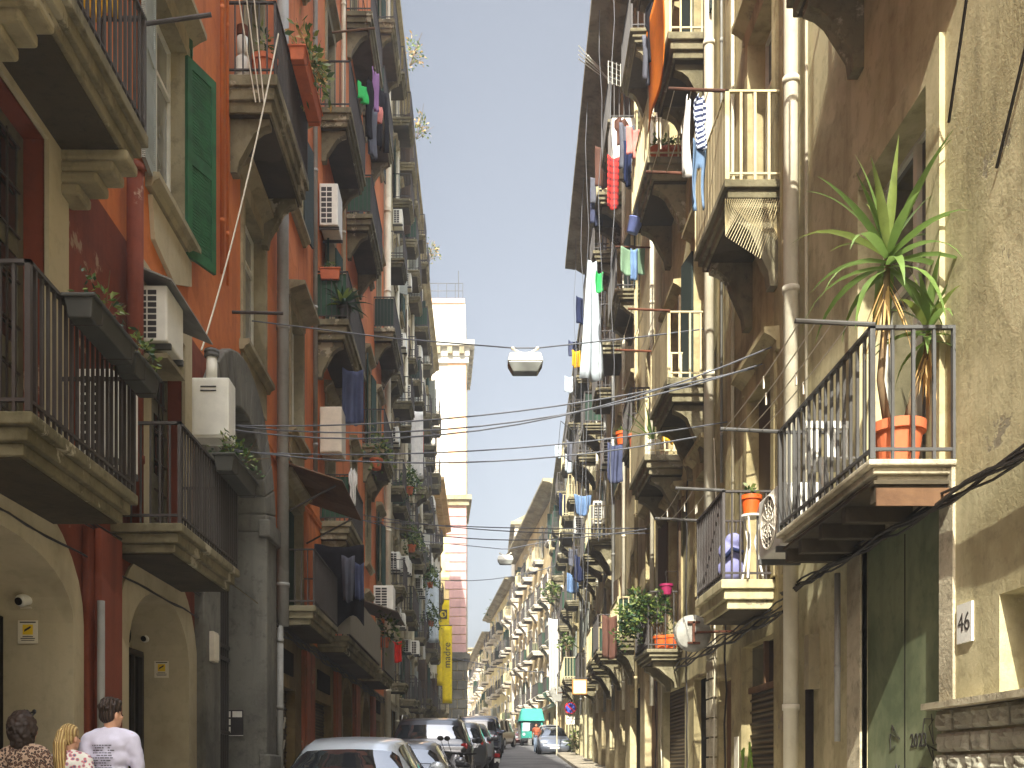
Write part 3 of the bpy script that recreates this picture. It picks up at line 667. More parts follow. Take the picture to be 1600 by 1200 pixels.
for x in (-5, -4.2, -3.4, -2.6, -1.9): mb.tube([FT(x, 45.4, -.3), FT(x, 47, -.3)], .03)
mb.tube([FT(-5, 47, -.3), FT(-1.9, 47, -.3)], .03); mb.tube([FT(-5, 46.3, -.3), FT(-1.9, 46.3, -.3)], .03); mb.tube([FT(-2.3, 45.4, -.6), FT(-2.3, 48.3, -.6)], .04)
mb.build('roof_railing', M['iron2'], T)
# ------------------------------------------------------------------ right side
def facing_building(label, x, y): return building(label, x, y)
M['doorgreen'] = surf('faded_green_door', (116, 122, 90), (88, 98, 70), big=1.2, streak=.35, dirt=.5, bump=.1)
H1 = building('tan plaster house with green door and yucca balcony, nearest on the sunlit side', 3.68, 6)
wall(RR, H1, M['tan'], -6, 11.95, -.4, 22, [(8.4, 9.95, 4.05, 7.25), (8.22, 9.95, -.4, 3.78, 0, .08), (6.2, 7.3, 2.15, 2.86, 0, .4), (4.2, 5.6, 4.05, 7.25), (8.4, 9.8, 9.6, 12.6), (4.4, 5.8, 9.6, 12.6)], back=9)
roof(RR, H1, -6, 11.95, 22, .7, .4)
window(RR, H1, 8.4, 9.95, 4.05, 7.25, dp=.2, pane='pane', sur='tan', sill=False, head=False, name='balcony_door', sw=.24, trans=.62)
window(RR, H1, 4.2, 5.6, 4.05, 7.25, name='balcony_door', sur='tan', sill=False); window(RR, H1, 8.4, 9.8, 9.6, 12.6, name='balcony_door', sur='tan', sill=False, shut='closed', sh='blouvre'); window(RR, H1, 4.4, 5.8, 9.6, 12.6, name='balcony_door', sur='tan', sill=False)
mb = MB(); mb.box(RR, 8.22, 9.95, .3, 3.78, -.12, -.055)
gd = mb.build('door', M['doorgreen'], H1)
mb = MB(); mb.box(RR, 9.06, 9.075, .3, 3.7, -.058, -.052); mb.build('leaf_gap', M['dark'], gd)
random.seed(5)
text_mesh('graffiti', '2023', .17, M['cable'], gd, RR(8.78, 1.86, -.05), ROT_RIGHTWALL)
for (u, v) in ((9.28, 1.9), (9.3, 1.55), (8.7, 1.5), (9.0, 1.4), (8.6, 1.95), (8.5, 1.7)):
    mb = MB(); pts = [RR(u + random.uniform(-.12, .12), v + random.uniform(-.14, .14), -.05) for _ in range(7)]; mb.tube(pts, .004, 4); mb.build('graffiti', M['cable'], gd)
mb = MB(); mb.box(RR, 7.98, 8.22, 2.1, 3.78, -.05, .022); mb.box(RR, 9.95, 10.3, .3, 3.78, -.05, .022); mb.box(RR, 7.98, 10.3, 3.78, 4.0, -.05, .03)
o = mb.build('door_surround', M['rough'], H1)
random.seed(3)
mb = MB(); z = .25
for r_, hh in enumerate((.19, .18, .2, .18, .19, .18, .19, .18, .17, .18)):
    u = 4.0 + (.14 if r_ % 2 else 0)
    while u < 8.2:
        w = random.uniform(.22, .36); e = min(u + w, 8.22); a = random.uniform(.06, .085)
        if e - u > .12:
            n = 5; vs = []
            for i in range(n + 1):
                for j in range(n + 1):
                    edge = i in (0, n) or j in (0, n)
                    vs.append(RR(u + .012 + (e - u - .024) * i / n, z + .012 + (hh - .024) * j / n, a * .6 if edge else a + random.uniform(-.01, .012)))
            mb.add(vs, [(i * (n + 1) + j, (i + 1) * (n + 1) + j, (i + 1) * (n + 1) + j + 1, i * (n + 1) + j + 1) for i in range(n) for j in range(n)])
            mb.box(RR, u + .012, e - .012, z + .012, z + hh - .012, 0, a * .55)
        u = e
    z += hh
o = mb.build('rusticated_base', M['tuff'], H1)
mb = MB(); mb.box(RR, 4, 8.24, 2.09, 2.14, 0, .16); mb.build('base_cap', M['rough'], H1)
mb = MB()
for i in range(5): mb.box(RR, 6.3 + i * .22, 6.325 + i * .22, 2.15, 2.86, -.3, -.275)
mb.box(RR, 6.2, 7.3, 2.48, 2.51, -.31, -.27); g = mb.build('window_grille', M['rust'], H1)
mb = MB(); mb.box(RR, 6.2, 7.3, 2.15, 2.86, -.46, -.41); mb.build('pane', M['dark'], g)
bal = balcony(RR, H1, 7.96, 10.5, 4.03, .68, 1.02, mat='rough', rail='iron2', gap=.15, thick=.15, brk=False, r=.0115, under=False)
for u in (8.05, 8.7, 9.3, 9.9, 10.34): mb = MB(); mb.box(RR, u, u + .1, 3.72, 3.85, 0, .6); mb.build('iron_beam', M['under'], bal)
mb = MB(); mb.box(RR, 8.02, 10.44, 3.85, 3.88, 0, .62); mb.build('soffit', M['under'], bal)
mb = MB(); mb.box(RR, 8.02, 8.04, 3.68, 3.82, .02, .6); mb.build('end_board', M['wood'], bal)
balcony(RR, H1, 6.4, 10.3, 9.5, .7, 1.05, mat='slab', thick=.4, bdrop=.7, rail='iron')
pipe(RR, H1, 11.78, 1.6, 21.8, .14, .085, 'palepipe', 2.4); pipe(RR, H1, 11.5, 4.4, 20, .05, .02, 'palepipe', 5); pipe(RR, H1, 10.35, 1.9, 3.6, .1, .03, 'zinc', 5)
mb = MB(); mb.box(RR, 11.2, 11.36, 2.5, 3.1, 0, .12); mb.build('junction_box', M['stone'], H1)
pipe(RR, H1, 11.3, .6, 2.5, .08, .045, 'dark', 5)
# second house
H2 = building('brown-tan house with rolling shutter shop and cream railings, between two downpipes on the sunlit side', 3.68, 15)
o2 = [(12.95, 14.15, 4.05, 6.7), (12.9, 14.1, 8.9, 11.6), (16.6, 17.7, 7.95, 10.6), (16.5, 17.7, 13.45, 16), (12.9, 14.1, 13.4, 16), (16.6, 17.6, 4.6, 6.6),
      (12.98, 14.6, -.4, 3.35, 0, .2), (15.2, 16.0, -.4, 3.0), (16.7, 17.9, -.4, 3.2)]
wall(RR, H2, M['tan2'], 11.95, 18.3, -.4, 22.4, o2, back=9); roof(RR, H2, 11.95, 18.3, 22.4, .7, .4)
for o, kw in zip(o2[:6], (dict(shut='closed', sh='blouvre'), dict(shut=None), dict(shut='open', sh='tlouvre'), dict(shut='open', sh='tlouvre'), dict(shut='open', sh='blouvre'), dict(shut='closed', sh='blouvre'))):
    window(RR, H2, *o, name='balcony_door', sur='tan2', sill=False, **kw)
mb = MB(); mb.box(RR, 12.98, 14.6, .4, 2.72, -.2, -.15); rs = mb.build('rolling_shutter', M['rollup'], H2)
mb = MB(); z = .6
while z < 2.7: mb.box(RR, 12.98, 14.6, z, z + .03, -.15, -.125); z += .165
mb.build('slat_ribs', M['rollup'], rs)
mb = MB(); mb.box(RR, 12.98, 14.6, 2.76, 3.35, -.2, -.16); w = mb.build('transom', M['pane'], H2)
mb = MB(); mb.box(RR, 12.98, 14.6, 2.70, 2.78, -.2, -.1); mb.box(RR, 13.75, 13.82, 2.78, 3.35, -.16, -.1); mb.build('frame', M['wood'], w)
for a, b, t, m in ((15.2, 16.0, 3.0, 'wood'), (16.7, 17.9, 3.2, 'dark')):
    mb = MB(); mb.box(RR, a, b, .5, t, -.2, -.13); mb.build('door', M[m], H2)
mb = MB(); z = .6
while z < 3.6:
    mb.box(RR, 16.15 - random.uniform(0, .06), 16.55 + random.uniform(0, .06), z, z + .28, 0, .07); z += .31
mb.build('stone_pier', M['rough'], H2)
bal = balcony(RR, H2, 12.9, 14.5, 4.02, .68, 1.1, mat='tan', rail='iron', gap=.105, thick=.36, brk=False, r=.01)
bal = balcony(RR, H2, 12.55, 14.4, 8.86, .72, 1.08, mat='slab', rail='creamiron', gap=.16, thick=.3, brk=True, r=.016, bdrop=.9)
mb = MB(); mb.box(RR, 12.56, 14.4, 8.8, 9.9, .69, .7); nb = mb.build('side_panel', M['tan3'], bal)
mb = MB()
for k in range(24):
    t = k / 24; mb.tube([RR(12.52, 8.6, .72 - t * .7), RR(12.52, 8.6 - .75 * (.4 + .6 * t), max(0.02, .72 - t * .7 - .3))], .0035, 3); mb.tube([RR(12.52, 8.6, .72 - t * .7), RR(12.52, 8.6 - .75 * (.4 + .6 * t), min(.72, .72 - t * .7 + .25))], .0035, 3)
mb.build('wire_netting', M['creamiron'], bal)
bal = balcony(RR, H2, 16.4, 18.1, 13.45, .72, 1.05, mat='slab', rail='creamiron', gap=.16, thick=.36, bdrop=.8, r=.014)
bal = balcony(RR, H2, 16.5, 18.2, 7.95, .72, 1.05, mat='slab', rail='creamiron', gap=.16, thick=.36, bdrop=.9, r=.014)
mb = MB(); mb.box(RR, 16.52, 18.2, 7.9, 9.0, .69, .7); mb.build('side_panel', M['tan3'], bal)
pipe(RR, H2, 16.1, 4.5, 22, .13, .08, 'palepipe', 2.6); pipe(RR, H2, 15.6, 6, 22, .05, .02, 'zinc'); pipe(RR, H2, 12.3, 4.2, 22, .06, .03, 'tan3'); pipe(RR, H2, 14.9, 4, 20, .05, .025, 'palepipe', 5)
for (u, a, b) in ((12.2, 4, 22), (15.0, 4.0, 22)):
    mb = MB(); mb.box(RR, u, u + .3, a, b, 0, .06); mb.build('pilaster', M['tan2'], H2)
# third house
H3 = building('narrow sandy house with potted tree balcony low down, third on the sunlit side', 3.7, 20)
o3 = [(19, 20.1, 3.9, 6.5), (19, 20.1, 7.45, 10.2), (18.9, 20, 12.65, 15.2), (19, 20, 17.2, 19.8), (18.7, 20.9, -.4, 3.2)]
wall(RR, H3, M['tan'], 18.3, 21.5, -.4, 22, o3, back=9); roof(RR, H3, 18.3, 21.5, 22, .7, .4)
for o in o3[:4]: window(RR, H3, *o, name='balcony_door', sur='tan2', sill=False, shut=random.choice(['open', None]), sh='blouvre')
mb = MB(); mb.box(RR, 18.7, 20.9, .7, 3.2, -.2, -.13); mb.build('door', M['rollup'], H3)
balcony(RR, H3, 18.9, 20.5, 3.86, .66, 1.05, rail='iron', thick=.2, gap=.14); bal = balcony(RR, H3, 18.8, 20.8, 7.42, .72, 1.05, rail='creamiron', thick=.34, gap=.16, bdrop=.8, r=.013)
mb = MB(); mb.box(RR, 18.82, 20.8, 7.4, 8.45, .69, .7); mb.build('side_panel', M['tan3'], bal)
balcony(RR, H3, 18.35, 20.4, 12.62, .74, 1.05, rail='creamiron', thick=.36, gap=.16, bdrop=.8, r=.013)
balcony(RR, H3, 18.5, 20.6, 17.15, .72, 1.05, thick=.34)
pipe(RR, H3, 20.9, 3.6, 21.6, .1, .06, 'palepipe')
H4 = building('long tan house with cream balcony railings in the middle of the sunlit side', 4, 28)
facade(RB, H4, 'tan3', 21.5, 40, gz(24), 21.0, (4.9, 8.85, 13.4, 17.7), 6, bal=.85, sur='tan2', shs=('tlouvre', 'blouvre', 'blouvre'), rails=('creamiron', 'iron', 'iron'), wide=False, bw=1.8, bd=.72, gtop=4.3, over=1.1)
H5 = building('farther tan house with washing and white units under the eave, before the yellow house', 4.4, 50)
facade(RB, H5, 'tan', 40, 60, gz(45), 20.4, (6.0, 9.8, 13.9, 17.3), 7, bal=.75, sur='tan2', shs=('tlouvre', 'blouvre', 'wlouvre'), rails=('creamiron', 'iron'), wide=False, bw=1.8, bd=.72, gtop=5.3, over=.3)
for (b, us) in ((H4, (22.2, 25.1, 28.0, 31, 33.8)), (H5, (37, 40.2, 43, 46.3, 52))):
    for u in us: pipe(RB, b, u, gz(u) + 2, 20.3, .09, .05, random.choice(['palepipe', 'tan3', 'zinc']), 4)
H6 = building('narrow golden house with green shutters where the sunlit side bends', 5, 66)
facade(RB, H6, 'gold', 60, 74, gz(66), 20, (7.2, 10.6, 14, 17), 4, bal=.8, sur='offwhite', shs=('louvre', 'green') if 0 else ('louvre',), bw=1.8, gtop=6.2, over=.6)
def frm(x0, y0, x1, y1):
    l = math.hypot(x1 - x0, y1 - y0); ux, uy = (x1 - x0) / l, (y1 - y0) / l; return Fr(x0, y0, ux, uy, -uy, ux), l
F1, l1 = frm(5.55, 75, 3.3, 104)
K1 = building('sunlit golden palazzo with deep grey eave at the far bend, right of the paler one', 5, 90)
facade(F1, K1, 'gold', 0, l1, 3.6, 22.6, (7.6, 11.4, 15.2, 18.8), 8, bal=.9, sur='offwhite', shs=('louvre', 'wlouvre'), bw=1.9, bd=.9, over=1.2, gtop=6.6, bmat='offwhite', brkp=.3, simple=True)
F2, l2 = frm(3.2, 104.5, .9, 134)
K2 = building('farther pale yellow palazzo with white corner pilaster, past the golden one', 2, 118)
facade(F2, K2, 'yellow', 0, l2, 3.2, 21, (7, 10.8, 14.4, 17.6), 8, bal=.9, sur='offwhite', shs=('louvre', 'wlouvre'), bw=1.9, bd=.9, over=1.0, gtop=6, bmat='offwhite', brkp=.3, simple=True)
mb = MB(); mb.box(F2, -.2, 1.2, 3, 20.9, 0, .25); mb.build('corner_pilaster', M['offwhite'], K2)
F3, l3 = frm(.8, 134.5, -2.4, 182)
K3 = building('long distant golden palazzo at the street end, right of the far front-on house', 0, 155)
facade(F3, K3, 'gold', 0, l3, 2.6, 19.5, (6.5, 10, 13.4, 16.6), 10, bal=.9, sur='offwhite', shs=('louvre',), bw=2.0, bd=.9, over=1.0, gtop=5.5, bmat='offwhite', brkp=.3, simple=True)
K4 = building('white stepped top storey rising above the far golden roofs', 8, 112)
mb = MB(); mb.box(WORLD, 104, 116, 18, 26.6, 3.2, 12); mb.build('wall', M['offwhite'], K4)
mb = MB(); mb.prism_w(WORLD, [(103.6, 26.6), (116.4, 26.6), (116.4, 26.9), (103.6, 26.9)], 2.8, 12.2); mb.hexa([(3, 103.7, 26.9), (12, 103.7, 26.9), (12, 116, 26.9), (3, 116, 26.9), (5.5, 104, 28.3), (7, 104, 28.3), (7, 116, 28.3), (5.5, 116, 28.3)]); mb.build('roof', M['stone'], K4)
mb = MB(); mb.box(WORLD, 103.9, 104, 23.5, 25.5, 5, 6); mb.build('window', M['pane'], K4)
K5 = building('farthest yellow house facing down the street from the far end', -3, 200)
FE = Fr(-9, 190, 1, 0, 0, -1)
facade(FE, K5, 'gold', 0, 8.2, 1.5, 24, (6, 10, 14, 18), 3, bal=.6, sur='offwhite', shs=('wlouvre',), gtop=5, simple=True)
# ------------------------------------------------------------------ fittings and loose things
def ac_unit(label, x0, x1, y0, y1, z0, z1, cols=2, rows=8, style='slots', name='air_conditioner', group=None, fan_face=None):
    """outdoor unit; slots face the street's near end, or a round fan faces the street"""
    t = thing(name, label, 'air conditioner', ((x0 + x1) / 2, (y0 + y1) / 2, z0), group)
    mb = MB(); mb.box(WORLD, y0, y1, z0, z1, x0, x1); o = mb.build('casing', M['whitemetal'], t); bevel(o, .02, 3)
    w = x1 - x0; h = z1 - z0
    if style == 'slots':
        mb = MB()
        for i in range(cols):
            for j in range(rows):
                a = x0 + w * (.1 + .62 * i / cols); b = a + w * .62 / cols - w * .05; c = z0 + h * (.06 + .88 * j / rows); d = c + h * .88 / rows - h * .03
                mb.box(WORLD, y0 - .004, y0 + .02, c, d, a, b)
        mb.build('grille', M['darkgrille'], t)
    else:
        xs = x0 if fan_face < 0 else x1; c = Vector((xs, (y0 + y1) / 2 - .03, (z0 + z1) / 2)); r = h * .43
        mb = MB(); mb.lathe(c, [(r, -.01), (r, .004), (r * .92, .006)], 26, (fan_face, 0, 0)); mb.build('fan_opening', M['darkgrille'], t)
        mb = MB()
        for k in range(1, 6):
            rr = r * k / 5; mb.tube([c + Vector((fan_face * .015, rr * math.cos(a), rr * math.sin(a))) for a in [i * math.pi / 12 for i in range(25)]], .006 if k < 5 else .014, 5)
        for k in range(6):
            a = k * math.pi / 6; d = Vector((0, math.cos(a), math.sin(a))) * r; mb.tube([c - d + Vector((fan_face * .016, 0, 0)), c + d + Vector((fan_face * .016, 0, 0))], .006, 5)
        mb.build('fan_guard', M['creammetal'], t)
    for yy in (y0 + .06, y1 - .1):
        mb = MB(); mb.box(WORLD, yy, yy + .04, z0 - .06, z0, min(x0, x1) - .02, max(x0, x1) + .02); mb.build('bracket', M['iron2'], t)
    return t
ac = ac_unit('white air conditioner under a grey tin hood, on the wall between the two low balconies', -3.73, -3.38, 10.95, 11.55, 6.2, 6.8)
mb = MB(); mb.hexa([(-3.74, 10.85, 6.98), (-3.74, 12.5, 6.98), (-3.3, 12.5, 6.8), (-3.3, 10.85, 6.8), (-3.74, 10.85, 7.0), (-3.74, 12.5, 7.0), (-3.3, 12.5, 6.82), (-3.3, 10.85, 6.82)]); mb.build('rain_hood', M['zinc'], ac)
mb = MB(); mb.box(WORLD, 10.9, 11.5, 6.0, 6.05, -3.73, -3.36); mb.box(WORLD, 11.5, 11.55, 6.0, 6.2, -3.73, -3.36); mb.build('drip_tray', M['stone'], ac)
ac_unit('white slotted unit seen behind the bars of the nearest low balcony', -3.73, -3.4, 9.4, 10.1, 4.5, 5.3)
ac_unit('white slotted unit high on the orange wall above the red flower box', -3.72, -3.3, 23.25, 24.0, 14.0, 14.95, 2, 7)
ac_unit('grey-white slotted unit beside the tin canopy above the sheet-panelled balcony', -3.6, -2.95, 33.6, 34.4, 6.8, 7.7, 2, 9)
ac_unit('cream unit with a round fan at the far end of the yucca balcony', 3.08, 3.5, 10.62, 11.45, 3.95, 4.6, style='fan', fan_face=-1)
for i, (Y, z, lab) in enumerate(((40.6, 9.6, 'white unit with rounded lid under a balcony just past the pale downpipe'), (45.2, 10.4, 'small white unit on the cream palazzo below a dark balcony, level with the wires'), (49.5, 15.2, 'white unit halfway up the cream palazzo between dark balconies'), (52.5, 7.6, 'white unit low on the cream palazzo above the shop signs'), (63.5, 13.0, 'white unit on the pale grey palazzo left of the tower'))):
    ac_unit(lab, -3.72, -3.3, Y, Y + .8, z, z + .7, 2, 7)
for i, (Y, z, lab) in enumerate(((29.9, 10.6, 'white unit among balcony pots on the long tan house, beside an orange pot'), (33.5, 9.7, 'white unit at the far end of the long tan house, below the wires'), (44, 11.8, 'white unit standing on a balcony of the farther tan house, near its corner'))):
    x = RB(Y, 0).x; ac_unit(lab, x - .5, x - .1, Y, Y + .7, z, z + .75, 2, 7)
def cabinet(label, x0, x1, y0, y1, z0, z1, mat='creammetal', name='cabinet', cat='cabinet'):
    t = thing(name, label, cat, ((x0 + x1) / 2, (y0 + y1) / 2, z0))
    mb = MB(); mb.box(WORLD, y0, y1, z0, z1, x0, x1); o = mb.build('casing', M[mat], t); bevel(o, .015)
    mb = MB(); mb.box(WORLD, y0 - .012, y0, z0 + .03, z1 - .03, x0 + .03, x1 - .03); o = mb.build('door', M[mat], t); bevel(o, .006)
    return t
cabinet('cream metal cabinet on the orange wall under the big-leaved plant', -3.72, -3.22, 23.3, 24.0, 8.85, 9.9)
cabinet('white sheet-metal box catching the sun beside the grid aerial', 2.95, 3.5, 23.5, 24.2, 15.6, 16.6, 'whitemetal')
bo = cabinet('white gas boiler with a short flue pipe, beside the stone portal', -3.72, -3.24, 13.05, 13.4, 5.85, 6.62, 'whitemetal', 'boiler', 'boiler')
mb = MB(); mb.box(WORLD, 13.03, 13.045, 6.49, 6.505, -3.6, -3.4); mb.box(WORLD, 13.03, 13.045, 6.44, 6.455, -3.6, -3.4); mb.build('vent_slot', M['darkgrille'], bo)
mb = MB(); mb.smooth = True; mb.tube([(-3.5, 13.2, 6.62), (-3.5, 13.2, 6.95)], .07, 14); mb.build('flue', M['whitemetal'], bo)
mb = MB(); mb.lathe((-3.5, 13.2, 6.93), [(.09, 0), (.1, .02), (.09, .05), (.1, .07), (.09, .1), (.02, .13)], 16); mb.build('flue_cap', M['iron2'], bo)
# signs and boxes of the doorways
M['signyellow'] = plain('sign_yellow', (236, 200, 36), .5, var=.03); M['paper'] = plain('white_sign_board', (226, 218, 196), .6, var=.06)
def cctv_sign(label, X, Y, z, w=.18, h=.21):
    t = thing('warning_sign', label, 'sign', (X, Y, z - h / 2)); f = Fr(X, Y, 1, 0, 0, -1)
    mb = MB(); mb.box(f, -w / 2, w / 2, z - h / 2, z + h / 2, 0, .006); mb.build('board', M['paper'], t)
    mb = MB(); mb.box(f, -w * .26, w * .26, z - h * .12, z + h * .32, .006, .008); mb.build('pictogram_field', M['signyellow'], t)
    mb = MB(); mb.box(f, -w * .4, w * .4, z + h * .39, z + h * .44, .006, .009)
    mb.prism_w(f, [(-w * .18, z + .0), (w * .1, z + h * .14), (w * .17, z + h * .2), (w * .13, z + h * .25), (-w * .16, z + h * .1)], .008, .011)
    for k, (a, b) in enumerate(((.26, .02), (.36, .02), (.33, .015))): mb.box(f, -w * a, w * a, z - h * (.22 + .08 * k), z - h * (.22 + .08 * k) + h * b * 1.6, .006, .009)
    mb.build('print', M['cable'], t); return t
cctv_sign('white and yellow camera warning sign in the nearest arch, under the bigger wall camera', -4.12, 9.27, 2.86)
cctv_sign('white and yellow camera warning sign in the second arch, by the dark iron door', -4.06, 12.93, 2.885)
def camera_(label, X, Y, z):
    t = thing('security_camera', label, 'camera', (X, Y, z - .06))
    mb = MB(); mb.box(WORLD, Y - .02, Y, z - .07, z + .09, X - .05, X + .06); o = mb.build('mount', M['creammetal'], t); bevel(o, .008)
    mb = MB(); mb.smooth = True; mb.lathe((X + .04, Y - .02, z + .02), [(.045, 0), (.055, .02), (.055, .12), (.05, .13)], 14, (-.3, -1, -.35)); mb.build('housing', M['whitemetal'], t)
    mb = MB(); mb.lathe((X + .002, Y - .145, z - .025), [(.036, 0), (.036, .012)], 12, (-.3, -1, -.35)); mb.build('lens', M['dark'], t); return t
camera_('white security camera in the nearest arch', -4.14, 9.27, 3.14); camera_('white security camera in the second arch under the oval vent', -4.24, 12.93, 3.28)
t = thing('meter_box', 'pale electric meter box beside the iron gate', 'box', (-3.66, 13.65, 3.05))
mb = MB(); mb.box(L, 13.5, 13.75, 3.05, 3.45, 0, .2); o = mb.build('casing', M['creammetal'], t); bevel(o, .012)
mb = MB(); mb.box(L, 13.52, 13.73, 3.08, 3.42, .2, .21); mb.build('lid', M['paper'], t)
t = thing('notice_plate', 'cream metal notice plate on the red pilaster between the arches', 'sign', (-3.6, 9.85, 2.1))
mb = MB(); mb.box(L, 9.72, 9.98, 2.02, 2.3, .14, .15); mb.build('plate', M['paper'], t)
mb = MB(); mb.prism_w(L, [(9.76, 2.25), (9.78, 2.25), (9.94, 2.12), (9.92, 2.12)], .15, .153); mb.build('print', M['cable'], t)
tag(mb.build('print', M['cable'], t) if 0 else t, None, None)
t = thing('information_panel', 'dark information panel with three white squares on the grey portal pier', 'sign', (-4.16, 17.1, 2.2))
f = Fr(-4.16, 17.08, 1, 0, 0, -1)
mb = MB(); mb.box(f, -.16, .16, 2.2, 2.62, 0, .012); mb.build('board', M['darkgrille'], t)
mb = MB()
mb.box(f, -.14, -.05, 2.24, 2.34, .012, .016); mb.box(f, -.14, -.05, 2.37, 2.47, .012, .016); mb.box(f, -.14, -.05, 2.5, 2.6, .012, .016); mb.box(f, -.02, .14, 2.5, 2.6, .012, .015); mb.box(f, -.16, .16, 2.19, 2.2, .012, .02); mb.build('print', M['whitemetal'], t)
t = thing('house_number', 'white marble tile reading 46 beside the green door', 'sign', (3.66, 7.8, 2.55))
mb = MB(); mb.box(RR, 7.68, 7.92, 2.58, 2.88, 0, .018); mb.build('tile', M['whitemetal'], t)
text_mesh('number', '46', .2, M['iron'], t, RR(7.8, 2.73, .019), ROT_RIGHTWALL)
t = thing('wall_poster', 'pale poster pasted on the wall left of the rolling shutter', 'poster', (3.67, 14.85, 1.5))
mb = MB(); mb.box(RR, 14.75, 15.0, 1.5, 2.1, .0, .006); mb.build('sheet', M['paper'], t)
for (fr, u, v, lab, s) in ((L, 19.3, 2.0, 'white spray tag on the rolling shutter behind the white car', .32), (RR, 14.8, 1.2, 'green spray tag low on the wall beside the pale poster', .3)):
    random.seed(int(u * 10)); t = thing('graffiti_tag', lab, 'graffiti', tuple(fr(u, v - .5, -.12 if fr is L else .01))); m = M['whitemetal'] if fr is L else plain('green_spray', (110, 140, 50), .8)
    for r_ in range(3):
        for q in range(4):
            mb = MB(); cu, cv = u - .75 + q * .45, v + .6 - r_ * .5
            pts = [fr(cu + random.uniform(-.17, .17), cv + random.uniform(-.2, .2), -.13 if fr is L else .008) for _ in range(4)]
            if fr is RR and (r_ > 0 or q > 1): continue
            mb.tube(pts, .016, 5); mb.build('stroke', m, t)
# round mirrors, light box, road signs
def disc(label, c, r, name='traffic_mirror'):
    t = thing(name, label, 'mirror', tuple(c)); c = Vector(c)
    mb = MB(); mb.smooth = False; mb.lathe(c, [(r * .4, -.05), (r * .9, -.03), (r, 0), (r * 1.02, .02), (r * .98, .03)], 30, (0, 1, 0)); mb.build('dish', M['bmetal'], t)
    mb = MB(); mb.box(WORLD, c.y - .09, c.y - .05, c.z - r * .6, c.z + r * .6, c.x - .02, c.x + .02); mb.box(WORLD, c.y - .09, c.y - .055, c.z - r * .62, c.z - r * .5, c.x - .09, c.x + .09); mb.box(WORLD, c.y - .09, c.y - .055, c.z + r * .5, c.z + r * .62, c.x - .09, c.x + .09)
    mb.tube([c + Vector((0, -.08, 0)), c + Vector((.6, -.02, .03))], .02); mb.build('bracket', M['rust'], t); return t
disc('round grey back of a traffic mirror on a rusty bracket, under the low sunlit balcony', (3.07, 15.0, 3.62), .27)
disc('small grey round mirror on the pale pole by the silver car', (3.74, 52.3, 5.6), .34)
t = thing('sign_pole', 'thin pale pole standing in front of the silver car', 'pole', (3.74, 52, gz(52)))
mb = MB(); mb.tube([(3.74, 52, gz(52)), (3.74, 52, 6.4)], .035, 10); mb.build('pole', M['palepipe'], t)
mb = MB(); mb.box(WORLD, 51.94, 51.97, 5.15, 5.5, 3.5, 3.98); mb.build('plate', M['bmetal'], t)
t = thing('shop_sign', 'square orange-rimmed shop sign box glowing in the sun on the tan wall', 'sign', (3.3, 35, 4.2))
mb = MB(); mb.box(WORLD, 35, 35.16, 4.22, 4.74, 3.05, 3.55); o = mb.build('casing', plain('amber_casing', (206, 140, 70), .5), t); bevel(o, .02)
mb = MB(); mb.box(WORLD, 34.985, 35, 4.26, 4.7, 3.09, 3.51); mb.build('face', plain('cream_sign_face', (240, 222, 180), .5, var=.03), t)
mb = MB(); mb.tube([(3.3, 35.08, 4.74), (3.3, 35.08, 4.8), (4.1, 35.08, 4.8)], .015); mb.build('arm', M['iron'], t)
t = thing('parking_sign', 'red and blue no-parking sign on the wall by the silver car', 'sign', (4.05, 47, 4.2))
mb = MB(); mb.lathe((4.0, 47, 4.5), [(.28, 0), (.28, .02)], 26, (0, -1, 0)); mb.build('rim', plain('sign_red', (206, 40, 40), .5), t)
mb = MB(); mb.lathe((4.0, 46.978, 4.5), [(.22, 0), (.22, .01)], 26, (0, -1, 0)); mb.build('field', plain('sign_blue', (60, 80, 180), .5), t)
mb = MB(); mb.obox((4.0, 46.965, 4.5), .48, .01, .06, 0, 0, R(45)); mb.build('stroke', M['whitemetal'] if 0 else bpy.data.materials['sign_red'], t)
mb = MB(); mb.box(WORLD, 46.98, 47, 3.75, 4.15, 3.8, 4.2); mb.build('plate', M['paper'], t)
mb = MB(); mb.tube([(4.0, 47.03, 3.7), (4.0, 47.03, 4.9)], .025); mb.tube([(4.0, 47.03, 4.0), (4.5, 47.03, 4.0)], .02); mb.build('bracket', M['iron2'], t)
